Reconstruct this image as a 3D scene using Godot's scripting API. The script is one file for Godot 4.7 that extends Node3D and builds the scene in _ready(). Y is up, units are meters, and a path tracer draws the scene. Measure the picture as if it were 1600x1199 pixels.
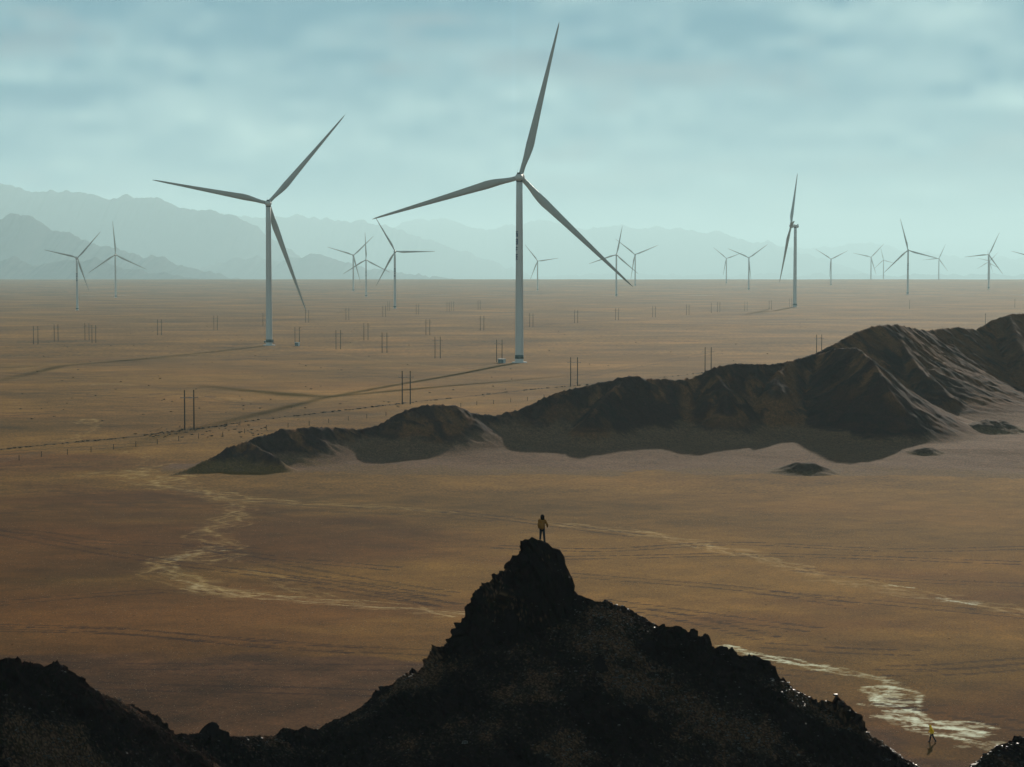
extends Node3D
# A wind farm on a stony desert plain, seen from a rocky hill. Metres, y up, the view looks along -Z.

const F := 3100.0          # focal length in photograph pixels (1600 wide)
const CAM_H := 47.5
const EYE_Y := 426.0       # photograph row at eye level
var pitch := atan((599.5 - EYE_Y) / F)
var rng := RandomNumberGenerator.new()
var used := {}
var plain_noise := fnl(11, 1.0 / 420.0, 3)
var M := {}
var sun_to := Vector3(sin(deg_to_rad(14.0)) * cos(deg_to_rad(17.5)), sin(deg_to_rad(17.5)), -cos(deg_to_rad(14.0)) * cos(deg_to_rad(17.5)))

# ---------------------------------------------------------------- setting up

func _ready() -> void:
	rng.seed = 7
	view_and_light()
	materials()
	plain_sheet()
	mountains()
	middle_hills()
	foreground_rock()
	wind_turbines()
	pole_pairs()
	boxes_and_fence()
	near_gravel()
	people()


func view_and_light() -> void:
	var cam := Camera3D.new()
	cam.name = "camera"
	add_child(cam)
	cam.position = Vector3(0, CAM_H, 0)
	cam.rotation.x = -pitch
	cam.fov = rad_to_deg(2.0 * atan(599.5 / F))
	cam.near = 0.5
	cam.far = 120000.0
	cam.current = true
	var we := WorldEnvironment.new()
	we.name = "world_environment"
	var e := Environment.new()
	e.background_mode = Environment.BG_SKY
	var pano := PanoramaSkyMaterial.new()
	pano.panorama = ImageTexture.create_from_image(sky_picture())
	pano.energy_multiplier = 0.84
	e.sky = Sky.new()
	e.sky.sky_material = pano
	e.background_energy_multiplier = 1.0
	e.tonemap_mode = Environment.TONE_MAPPER_LINEAR
	e.tonemap_exposure = 1.5
	e.sdfgi_enabled = true
	e.ssao_enabled = true
	e.ssil_enabled = true
	# dusty air that scatters mostly forwards, so it glows towards the sun
	e.volumetric_fog_enabled = true
	e.volumetric_fog_density = 0.000055
	e.volumetric_fog_albedo = Color(0.81, 0.945, 0.97)
	e.volumetric_fog_anisotropy = 0.16
	we.environment = e
	add_child(we)
	var sun := DirectionalLight3D.new()
	sun.name = "sun"
	sun.light_energy = 1.6
	sun.light_color = Color(1.0, 0.955, 0.88)
	sun.light_angular_distance = 0.9
	sun.shadow_enabled = true
	add_child(sun)
	sun.look_at_from_position(sun_to * 100.0, Vector3.ZERO)


# ---------------------------------------------------------------- small helpers

func fnl(sd: int, freq: float, octaves: int, kind := FastNoiseLite.TYPE_SIMPLEX_SMOOTH, fractal := FastNoiseLite.FRACTAL_FBM) -> FastNoiseLite:
	var n := FastNoiseLite.new()
	n.seed = sd
	n.noise_type = kind
	n.frequency = freq
	n.fractal_type = fractal
	n.fractal_octaves = octaves
	return n


func numbered(called: String) -> String:
	var k: int = used.get(called, 0)
	used[called] = k + 1
	return called if k == 0 else "%s_%03d" % [called, k]


func tag(o: Node3D, label: String, category := "", group := "", kind := "") -> Node3D:
	o.set_meta("label", label)
	if category: o.set_meta("category", category)
	if group: o.set_meta("group", group)
	if kind: o.set_meta("kind", kind)
	return o


func thing(called: String, label: String, category: String, where := Vector3.ZERO, group := "") -> Node3D:
	var o := Node3D.new()
	o.name = numbered(called)
	add_child(o)
	o.position = where
	tag(o, label, category, group)
	return o


func obj(called: String, mesh: Mesh, m: Material, parent: Node = self) -> MeshInstance3D:
	var o := MeshInstance3D.new()
	o.name = numbered(called) if parent == self else called
	o.mesh = mesh
	o.material_override = m
	o.cast_shadow = GeometryInstance3D.SHADOW_CASTING_SETTING_ON
	parent.add_child(o, true)
	return o


func mat(c: Color, rough: float, spec := 0.5) -> StandardMaterial3D:   # c holds linear base colour
	var m := StandardMaterial3D.new()
	m.albedo_color = c.linear_to_srgb()
	m.roughness = rough
	m.metallic_specular = spec
	if spec == 0.0: m.specular_mode = BaseMaterial3D.SPECULAR_DISABLED
	return m


func vmat(rough: float, spec := 0.5) -> StandardMaterial3D:
	var m := mat(Color(1, 1, 1), rough, spec)
	m.vertex_color_use_as_albedo = true
	return m


func ray(px: float, py: float) -> Vector3:
	return Vector3((px - 800.0) / F, -(py - 599.5) / F, -1.0).rotated(Vector3.RIGHT, -pitch)


func at(px: float, py: float, d: float) -> Vector3:
	var r := ray(px, py)
	return Vector3(0, CAM_H, 0) + r * (d / -r.z)


func plain(x: float, z: float) -> float:
	var d := sqrt(x * x * 0.25 + z * z)
	var h := 19.0 * smoothstep(3300.0, 8200.0, d)
	if d > 8200.0:
		h -= (d - 8200.0) * 0.004 + pow((d - 8200.0) / 4000.0, 2.0) * 4.0
	return h + plain_noise.get_noise_2d(x, z) * clampf(d / 900.0, 0.25, 2.0) * 0.9


func on_plain(px: float, py: float) -> Vector3:
	var r := ray(px, py)
	r /= -r.z
	var d := 60.0
	while d < 9500.0:
		var step := d * 0.01
		if CAM_H + r.y * (d + step) < plain(r.x * (d + step), -(d + step)):
			for k in 12:
				step *= 0.5
				if CAM_H + r.y * (d + step) >= plain(r.x * (d + step), -(d + step)):
					d += step
			break
		d += step
	return Vector3(r.x * d, plain(r.x * d, -d), -d)


func grid_mesh(nx: int, nz: int, v: PackedVector3Array, colors := PackedColorArray(), uvs := PackedVector2Array()) -> ArrayMesh:
	# rows run from near to far (z falling), columns from left to right
	var nrm := PackedVector3Array()
	nrm.resize(v.size())
	for j in nz:
		for i in nx:
			var a := v[j * nx + mini(i + 1, nx - 1)] - v[j * nx + maxi(i - 1, 0)]
			var b := v[mini(j + 1, nz - 1) * nx + i] - v[maxi(j - 1, 0) * nx + i]
			nrm[j * nx + i] = a.cross(b).normalized()
	var idx := PackedInt32Array()
	idx.resize((nx - 1) * (nz - 1) * 6)
	var k := 0
	for j in nz - 1:
		for i in nx - 1:
			var a := j * nx + i
			idx[k] = a; idx[k + 1] = a + nx; idx[k + 2] = a + 1
			idx[k + 3] = a + 1; idx[k + 4] = a + nx; idx[k + 5] = a + nx + 1
			k += 6
	var arr := []
	arr.resize(Mesh.ARRAY_MAX)
	arr[Mesh.ARRAY_VERTEX] = v
	arr[Mesh.ARRAY_NORMAL] = nrm
	if colors.size(): arr[Mesh.ARRAY_COLOR] = colors
	if uvs.size(): arr[Mesh.ARRAY_TEX_UV] = uvs
	arr[Mesh.ARRAY_INDEX] = idx
	var m := ArrayMesh.new()
	m.add_surface_from_arrays(Mesh.PRIMITIVE_TRIANGLES, arr)
	return m


func begin() -> SurfaceTool:
	var st := SurfaceTool.new()
	st.begin(Mesh.PRIMITIVE_TRIANGLES)
	return st


func tri(st: SurfaceTool, a: Vector3, b: Vector3, c: Vector3) -> void:   # seen clockwise from outside
	st.add_vertex(a); st.add_vertex(b); st.add_vertex(c)


func quad(st: SurfaceTool, a: Vector3, b: Vector3, c: Vector3, d: Vector3) -> void:
	tri(st, a, b, c)
	tri(st, a, c, d)


func finish(st: SurfaceTool) -> ArrayMesh:
	st.generate_normals()
	return st.commit()


func add_box(st: SurfaceTool, c: Vector3, s: Vector3, bas := Basis()) -> void:
	st.set_smooth_group(-1)
	var h := s * 0.5
	for f in [[Vector3.RIGHT, Vector3.UP, Vector3.BACK], [Vector3.LEFT, Vector3.UP, Vector3.FORWARD], [Vector3.UP, Vector3.BACK, Vector3.RIGHT], [Vector3.DOWN, Vector3.BACK, Vector3.LEFT], [Vector3.BACK, Vector3.UP, Vector3.LEFT], [Vector3.FORWARD, Vector3.UP, Vector3.RIGHT]]:
		var n: Vector3 = f[0]
		var u: Vector3 = f[1]
		var w: Vector3 = f[2]
		quad(st, c + bas * ((n - u - w) * h), c + bas * ((n - u + w) * h), c + bas * ((n + u + w) * h), c + bas * ((n + u - w) * h))


func add_tube(st: SurfaceTool, a: Vector3, b: Vector3, ra: float, rb: float, sides := 10, caps := true) -> void:
	var ax := (b - a).normalized()
	var u := ax.cross(Vector3.RIGHT if absf(ax.x) < 0.8 else Vector3.BACK).normalized()
	var w := ax.cross(u)
	for i in sides:
		var t0 := TAU * i / sides
		var t1 := TAU * (i + 1) / sides
		var d0 := u * cos(t0) + w * sin(t0)
		var d1 := u * cos(t1) + w * sin(t1)
		st.set_smooth_group(1)
		quad(st, a + d0 * ra, b + d0 * rb, b + d1 * rb, a + d1 * ra)
		if caps:
			st.set_smooth_group(-1)
			tri(st, a, a + d0 * ra, a + d1 * ra)
			tri(st, b, b + d1 * rb, b + d0 * rb)


func add_lathe(st: SurfaceTool, prof: Array, sides: int, xf := Transform3D()) -> void:   # prof: (radius, height) upwards
	st.set_smooth_group(1)
	for k in prof.size() - 1:
		var p: Vector2 = prof[k]
		var q: Vector2 = prof[k + 1]
		for i in sides:
			var t0 := TAU * i / sides
			var t1 := TAU * (i + 1) / sides
			var a := xf * Vector3(cos(t0) * p.x, p.y, sin(t0) * p.x)
			var b := xf * Vector3(cos(t0) * q.x, q.y, sin(t0) * q.x)
			var c := xf * Vector3(cos(t1) * q.x, q.y, sin(t1) * q.x)
			var d := xf * Vector3(cos(t1) * p.x, p.y, sin(t1) * p.x)
			if q.x > 0.0: tri(st, a, c, b)
			if p.x > 0.0: tri(st, a, d, c)


# ---------------------------------------------------------------- sky

var fibres := fnl(8, 1.0, 4, FastNoiseLite.TYPE_SIMPLEX_SMOOTH, FastNoiseLite.FRACTAL_RIDGED)

func sky_picture() -> Image:
	var W := 4096
	var H := 2048
	var im := Image.create(1024, 512, false, Image.FORMAT_RGB8)
	var wisps := fnl(3, 1.0, 6)
	wisps.fractal_gain = 0.68
	var sheets := fnl(4, 1.0, 4)
	var warp := fnl(5, 1.0, 3)
	for j in 512:
		for i in 1024:
			im.set_pixel(i, j, sky_colour((i + 0.5) / 1024.0, (j + 0.5) / 512.0, wisps, sheets, warp))
	im.resize(W, H, Image.INTERPOLATE_CUBIC)
	# the same clouds, worked out finely where they stand low above the plain ahead
	for j in range(H / 2 - 330, H / 2 + 4):
		for i in range(W / 2 - 360, W / 2 + 360):
			im.set_pixel(i, j, sky_colour((i + 0.5) / W, (j + 0.5) / H, wisps, sheets, warp))
	return im


func sky_colour(u: float, v: float, wisps: FastNoiseLite, sheets: FastNoiseLite, warp: FastNoiseLite) -> Color:
	var az := (u - 0.5) * TAU
	var el := (0.5 - v) * PI
	var dir := Vector3(sin(az) * cos(el), sin(el), -cos(az) * cos(el))
	var e := maxf(el, 0.0)
	# a veil of thin high cloud: wide sheets and fine fibres drawn out along the wind
	var up := e * 70.0 / (1.0 + e * 1.3)
	var p := Vector3(sin(az) * 7.0, up, -cos(az) * 7.0)
	var w := warp.get_noise_3dv(p * 0.5)
	p += Vector3(w * 0.8, w * 0.7 - 0.07 * sin(az) * 7.0, w * 0.8)
	var a := sheets.get_noise_3d(p.x * 0.75 + 5.0, p.y * 0.36, p.z * 0.75)
	var b := wisps.get_noise_3d(p.x * 1.3, p.y * 1.35 + 20.0 + w * 1.5, p.z * 1.3)
	var fibre := fibres.get_noise_3d(p.x * 1.1 + p.y * 0.22, p.y * 1.7 - p.x * 0.5, p.z * 1.1)
	var ang := dir.angle_to(sun_to)
	var near_sun := exp(-pow(ang / 0.42, 2.0))
	var blue := Color(0.13, 0.36, 0.51).lerp(Color(0.05, 0.13, 0.26), smoothstep(0.15, 1.1, e))
	var white := Color(0.66, 0.93, 0.93)
	var grey := Color(0.26, 0.38, 0.48)
	var cover := clampf((0.47 * (0.5 + 0.5 * exp(-ang * ang)) + 0.03 + a * 0.85 + b * (0.5 + 0.5 * a) + (fibre - 0.1) * 0.34) * (0.25 + 0.75 * exp(-e * 1.7)) + 0.66 * near_sun, 0.0, 1.0)
	var c := blue.lerp(white, cover)
	var thick := smoothstep(0.10, 0.55, sheets.get_noise_3d(p.x * 0.55 + 31.0, p.y * 0.40 + 7.0, p.z * 0.55) * 1.4 + b * 0.4) * (1.0 - 0.9 * near_sun)
	# a longer bank of thicker cloud high on the left
	var bank := exp(-pow((az + 0.19) / 0.16, 2.0) - pow((el - 0.135 + 0.10 * (az + 0.19)) / 0.020, 2.0))
	thick = maxf(thick, clampf(bank * (1.0 + b * 1.2 + a), 0.0, 1.0))
	c = c.lerp(grey, thick * 0.6)
	c = c.lerp(Color(0.50, 0.70, 0.69), exp(-pow(e / 0.036, 2.0)) * 0.85)
	c = c * (0.58 + 1.0 * near_sun)
	return Color(minf(c.r, 1.0), minf(c.g, 1.0), minf(c.b, 1.0)).linear_to_srgb()


# ---------------------------------------------------------------- materials

func materials() -> void:
	M.tower = mat(Color(0.38, 0.36, 0.325), 0.65, 0.3)
	M.blade = mat(Color(0.28, 0.275, 0.245), 0.55, 0.3)  # greyer copy of the tower paint; some backlit shade is put into this colour
	M.mark = mat(Color(0.012, 0.03, 0.06), 0.6)
	M.band = mat(Color(0.006, 0.03, 0.025), 0.5)
	M.concrete = mat(Color(0.36, 0.34, 0.31), 0.9, 0.3)
	M.vent = mat(Color(0.02, 0.022, 0.022), 0.6)
	M.pole = mat(Color(0.022, 0.017, 0.014), 0.9, 0.0)
	M.steel = mat(Color(0.10, 0.095, 0.09), 0.6, 0.4)
	M.cabinet = mat(Color(0.06, 0.08, 0.075), 0.6, 0.4)
	M.cabinet_pale = mat(Color(0.42, 0.42, 0.40), 0.6, 0.4)
	M.skin = mat(Color(0.30, 0.17, 0.11), 0.6, 0.4)
	M.hair = mat(Color(0.010, 0.007, 0.006), 0.8, 0.1)
	M.ochre = cloth(Color(0.17, 0.068, 0.010))
	M.yellow = cloth(Color(0.92, 0.52, 0.02))
	M.yellow.backlight_enabled = true
	M.yellow.backlight = Color(0.7, 0.5, 0.05)
	M.trousers = cloth(Color(0.010, 0.010, 0.012))
	M.shoe = mat(Color(0.012, 0.011, 0.010), 0.7)
	M.eye = mat(Color(0.02, 0.015, 0.01), 0.2)
	M.hill = vmat(1.0, 0.0)
	M.fan = vmat(0.95, 0.07)
	M.rock = vmat(0.8, 0.0)
	M.stone = vmat(0.6, 0.25)
	M.chip = vmat(0.45, 0.42)
	M.mountain = vmat(1.0, 0.0)
	M.scrub = vmat(1.0, 0.0)
	# grain of stones and grit, laid by world position
	var g := fnl(71, 0.06, 4)
	var grit := ImageTexture.create_from_image(seamless(g, 512))
	var dots := PackedByteArray()
	for k in 512 * 512:
		var q := int(255.0 * clampf(0.80 + 0.34 * (rng.randf() + rng.randf() - 1.0), 0.0, 1.0))
		dots.append_array([q, q, q])
	var gravel := ImageTexture.create_from_image(Image.create_from_data(512, 512, false, Image.FORMAT_RGB8, dots))
	M.fan.albedo_texture = gravel
	M.hill.albedo_texture = gravel
	for k in [["hill", 0.008, 0.0], ["fan", 0.008, 0.0], ["rock", 0.5, 12.0]]:
		var m: StandardMaterial3D = M[k[0]]
		m.uv1_triplanar = true
		m.uv1_world_triplanar = true
		m.uv1_scale = Vector3.ONE * float(k[1])
		if float(k[2]) == 0.0: continue
		m.heightmap_enabled = true
		m.heightmap_texture = grit
		m.heightmap_scale = k[2]


func cloth(c: Color) -> StandardMaterial3D:
	var m := mat(c, 0.8, 0.3)
	m.rim_enabled = true
	m.rim = 0.3
	return m


func seamless(n: FastNoiseLite, size: int) -> Image:
	var im: Image = n.get_seamless_image(size, size)
	im.convert(Image.FORMAT_RGB8)
	return im


# ---------------------------------------------------------------- the plain

var bands := []   # [near, far, x0, x1, image]

func plain_sheet() -> void:
	bands = [
		{"a": 130.0, "b": 425.0, "w": 140.0, "n": 2048, "h": 2048},
		{"a": 425.0, "b": 1130.0, "w": 350.0, "n": 2048, "h": 2048},
		{"a": 1130.0, "b": 4100.0, "w": 1250.0, "n": 2048, "h": 1536},
		{"a": 4100.0, "b": 9000.0, "w": 2800.0, "n": 1024, "h": 768},
	]
	for b in bands:
		b.im = ground_picture(b)
	markings()
	var holder := ArrayMesh.new()
	var mats := []
	var edges := [[-600.0, 425.0, 900.0], [425.0, 1130.0, 1600.0], [1130.0, 4100.0, 5000.0], [4100.0, 60000.0, 60000.0]]
	for k in 4:
		var b: Dictionary = bands[k]
		var xs := spaced(edges[k][2], float(b.w), [3.0, 6.0, 16.0, 60.0][k])
		var ds := PackedFloat32Array()
		var d: float = edges[k][0]
		var fine: float = [3.0, 5.0, 16.0, 60.0][k]
		while d < float(edges[k][1]) - 0.01:
			ds.append(d)
			d = minf(d + (fine if d >= 100.0 and d < 9000.0 else 50.0 if d < 100.0 else 600.0 + (d - 9000.0) * 0.1), edges[k][1])
		ds.append(edges[k][1])
		var v := PackedVector3Array()
		var uv := PackedVector2Array()
		for dd in ds:
			for x in xs:
				v.append(Vector3(x, plain(x, -dd), -dd))
				uv.append(Vector2((x + float(b.w)) / (2.0 * float(b.w)), (float(b.b) - dd) / (float(b.b) - float(b.a))))
		var m := grid_mesh(xs.size(), ds.size(), v, PackedColorArray(), uv)
		holder.add_surface_from_arrays(Mesh.PRIMITIVE_TRIANGLES, m.surface_get_arrays(0))
		var mm := mat(Color(1, 1, 1), 0.95, 0.06)
		mm.albedo_texture = ImageTexture.create_from_image(b.im)
		mm.texture_repeat = true
		mats.append(mm)
	var o := MeshInstance3D.new()
	o.name = "ground"
	for k in 4:
		holder.surface_set_material(k, mats[k])
	o.mesh = holder
	add_child(o)
	tag(o, "wide tan gravel plain crossed by tracks and pale dry washes", "ground", "", "structure")


func spaced(half: float, fine_half: float, step: float) -> PackedFloat32Array:
	var out := PackedFloat32Array()
	var right := [0.0]
	var x := 0.0
	while x < half - 0.01:
		x = minf(x + (step if x < fine_half else step + (x - fine_half) * 0.3), half)
		right.append(x)
	for i in range(right.size() - 1, 0, -1):
		out.append(-float(right[i]))
	for r in right:
		out.append(r)
	return out


func noise_bytes(n: FastNoiseLite, b: Dictionary, metres: float, stretch := 1.0) -> PackedByteArray:
	# a picture of that noise over the band, tied to world places (rows from far to near)
	var rx: float = 2.0 * float(b.w) / int(b.n)
	var rz: float = (float(b.b) - float(b.a)) / int(b.h)
	# 2-D pictures are square in frequency, so sample at the row's step and squeeze columns
	var wide := maxi(8, int(round(int(b.n) * rx / rz / stretch)))
	n.frequency = rz / metres
	n.offset = Vector3(-float(b.w) / rz / stretch, -float(b.b) / rz, 0)
	var im: Image = n.get_image(wide, int(b.h), false, false, false)
	im.resize(int(b.n), int(b.h), Image.INTERPOLATE_BILINEAR)
	return im.get_data()


func ground_picture(b: Dictionary) -> Image:
	var n: int = b.n
	var h: int = b.h
	var big := noise_bytes(fnl(21, 1, 3), b, 160.0)
	var mid := noise_bytes(fnl(22, 1, 5), b, 60.0, 1.6)
	var red := noise_bytes(fnl(23, 1, 4), b, 75.0, 2.0)
	var grit := fnl(24, 1, 5, FastNoiseLite.TYPE_VALUE_CUBIC)
	grit.fractal_gain = 0.75
	var fine := noise_bytes(grit, b, maxf(5.0, (float(b.b) - float(b.a)) / h * 24.0), 1.3)
	var gate := noise_bytes(fnl(25, 1, 4), b, 22.0, 1.8)
	# colour tables: tan grit to reddish grit, and the dark stony pavement
	var lit := PackedFloat32Array()
	for k in 256:
		lit.append(pow(k / 255.0, 1.0))
	var dust := PackedByteArray()
	for k in 65536: dust.append((rng.randi() % 128) + (rng.randi() % 128))
	var out := PackedByteArray()
	out.resize(n * h * 3)
	var at_ := 0
	var a_b: float = b.b
	var rz: float = (float(b.b) - float(b.a)) / h
	var rx: float = 2.0 * float(b.w) / n
	var first := a_b < 430.0
	for j in h:
		var d := a_b - (j + 0.5) * rz
		for i in n:
			var k := j * n + i
			var br := 0.65 + (big[k] - 128) * 0.0012 + (mid[k] - 128) * 0.0009 + (fine[k] - 128) * 0.0022 + (dust[(k * 31 + j * 977) & 65535] - 128) * 0.0016
			var rd := clampf((red[k] - 110) * 0.008, 0.0, 1.0)
			var x := -float(b.w) + (i + 0.5) * rx
			# reddish, darker grit lies in patches on the left of the near flats
			var rust := clampf(0.5 + ((red[k] - 128) * 0.011 + (gate[k] - 128) * 0.006 + (330.0 - d) / 130.0 - (x + 15.0) / 90.0), 0.0, 1.0)
			var r := 137.0 - 27.0 * rust
			var g := 97.0 - 4.0 * rd - 24.0 * rust
			var bl := 46.0 - 2.0 * rd - 9.0 * rust
			if first:
				# dark stone pavement on the near flats, with an uneven border
				var edge := 243.0 + (gate[k] - 128) * 0.10 - maxf(0.0, x - 0.0) * 1.1
				if x > 35.0:
					edge = maxf(edge, 196.0 + (gate[k] - 128) * 0.14)
				var gv := clampf((edge - d) * 0.35 + 0.5, 0.0, 1.0)
				if gv > 0.0:
					r += (101.0 - r) * gv
					g += (67.0 - g) * gv
					bl += (43.0 - bl) * gv
					br += (fine[k] - 128) * 0.0020 * gv
			out[at_] = clampi(int(r * br * 1.18), 0, 255)
			out[at_ + 1] = clampi(int(g * br * 1.18), 0, 255)
			out[at_ + 2] = clampi(int(bl * br * 1.18), 0, 255)
			at_ += 3
	var im := Image.create_from_data(n, h, false, Image.FORMAT_RGB8, out)
	im.convert(Image.FORMAT_RGBA8)
	return im


func stamp(p: Vector3, wide: float, deep: float, c: Color) -> void:
	# a ragged spot of another soil on the ground pictures, wide x deep metres
	for b in bands:
		var d := -p.z
		if d < float(b.a) - deep or d > float(b.b) + deep or absf(p.x) > float(b.w):
			continue
		var rx: float = 2.0 * float(b.w) / int(b.n)
		var rz: float = (float(b.b) - float(b.a)) / int(b.h)
		var sx := maxi(1, int(round(wide / rx)))
		var sz := maxi(1, int(round(deep / rz)))
		var share := clampf(wide / rx, 0.2, 1.0) * clampf(deep / rz, 0.3, 1.0)
		var s := spot(sx, sz, Color(c, c.a * share))
		b.im.blend_rect(s, Rect2i(0, 0, sx, sz), Vector2i(int((p.x + float(b.w)) / rx - sx * 0.5), int((float(b.b) - d) / rz - sz * 0.5)))


var spots := {}
func spot(sx: int, sz: int, c: Color) -> Image:
	var q := Color(snappedf(c.r, 0.02), snappedf(c.g, 0.02), snappedf(c.b, 0.02), snappedf(c.a, 0.04))
	var key := [sx, sz, q.to_rgba32(), rng.randi() % 3]
	if not spots.has(key):
		var im := Image.create(sx, sz, false, Image.FORMAT_RGBA8)
		var n := fnl(int(key[3]) * 7 + 90, 1.0, 3)
		for j in sz:
			for i in sx:
				var u := (i + 0.5) / sx * 2.0 - 1.0
				var v := (j + 0.5) / sz * 2.0 - 1.0
				var r := sqrt(u * u + v * v) + n.get_noise_2d(u * 1.6, v * 1.6) * 0.7 if sx > 3 else 0.0
				im.set_pixel(i, j, Color(q, q.a * clampf((0.85 - r) * 4.0, 0.0, 1.0)))
		spots[key] = im
	return spots[key]


func path_of(pix: Array) -> PackedVector3Array:
	var out := PackedVector3Array()
	for p in pix:
		out.append(on_plain(p[0], p[1]))
	return out


func along(pts: PackedVector3Array, step: float, f: Callable) -> void:
	# calls f(place, unit direction across, share of the way) evenly along a smooth line through pts
	for i in pts.size() - 1:
		var p0 := pts[maxi(i - 1, 0)]
		var p3 := pts[mini(i + 2, pts.size() - 1)]
		var n := maxi(1, int(pts[i].distance_to(pts[i + 1]) / step))
		for k in n:
			var t := float(k) / n
			var p := pts[i].cubic_interpolate(pts[i + 1], p0, p3, t)
			var dir := (pts[i + 1] - pts[i]).normalized()
			f.call(p, Vector3(-dir.z, 0, dir.x), (i + t) / (pts.size() - 1))


func track(pix: Array, c: Color, wide := 0.8, gap := 2.4, broken := 0.15) -> void:
	var pts := path_of(pix)
	var wob := fnl(rng.randi() % 1000, 0.01, 2)
	for side in ([-0.5, 0.5] if gap > 0.0 else [0.0]):
		var o: float = float(side) * gap
		along(pts, wide * 1.2, func(p: Vector3, across: Vector3, _t: float) -> void:
			if rng.randf() < broken: return
			stamp(p + across * (o + wob.get_noise_2d(p.x, p.z) * 1.5), wide * rng.randf_range(1.2, 2.4), wide * rng.randf_range(0.8, 1.3), Color(c, c.a * rng.randf_range(0.5, 1.0))))


func wash(pix: Array, w0: float, w1: float, c: Color, per_metre: float) -> void:
	# pale silt left along a dry wash: several strands that part and join, on a thin stain
	var pts := path_of(pix)
	var n := fnl(rng.randi() % 1000, 1.0, 3)
	var strands := clampi(int(1.5 + maxf(w0, w1) * 0.7), 2, 7)
	for k in strands:
		var off := (k + 0.5) / strands - 0.5
		along(pts, 0.55, func(p: Vector3, across: Vector3, t: float) -> void:
			var w := lerpf(w0, w1, t)
			var here := n.get_noise_2d(p.x * 0.05 + k * 17.0, p.z * 0.05)
			var strength := clampf(0.55 + 1.3 * n.get_noise_2d(p.x * 0.035 + k * 31.0, p.z * 0.035 + 5.0) + (per_metre - 8.0) * 0.02, 0.0, 1.0)
			if strength < 0.08: return
			var q := p + across * (off + here * 0.9) * w
			var s := clampf(w / strands * 0.9, 0.45, 2.2) * rng.randf_range(0.6, 1.2)
			stamp(q, s * 1.5, s, Color(c, c.a * strength * rng.randf_range(0.5, 1.0))))
	along(pts, 1.2, func(p: Vector3, across: Vector3, t: float) -> void:
		var w := lerpf(w0, w1, t)
		var s := rng.randf_range(0.5, 1.0) * clampf(w * 0.5, 0.6, 3.5)
		stamp(p + across * rng.randfn(0.0, 0.32) * w, s * 1.8, s, Color(c, c.a * (0.75 if per_metre >= 14.0 else 0.42))))


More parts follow.
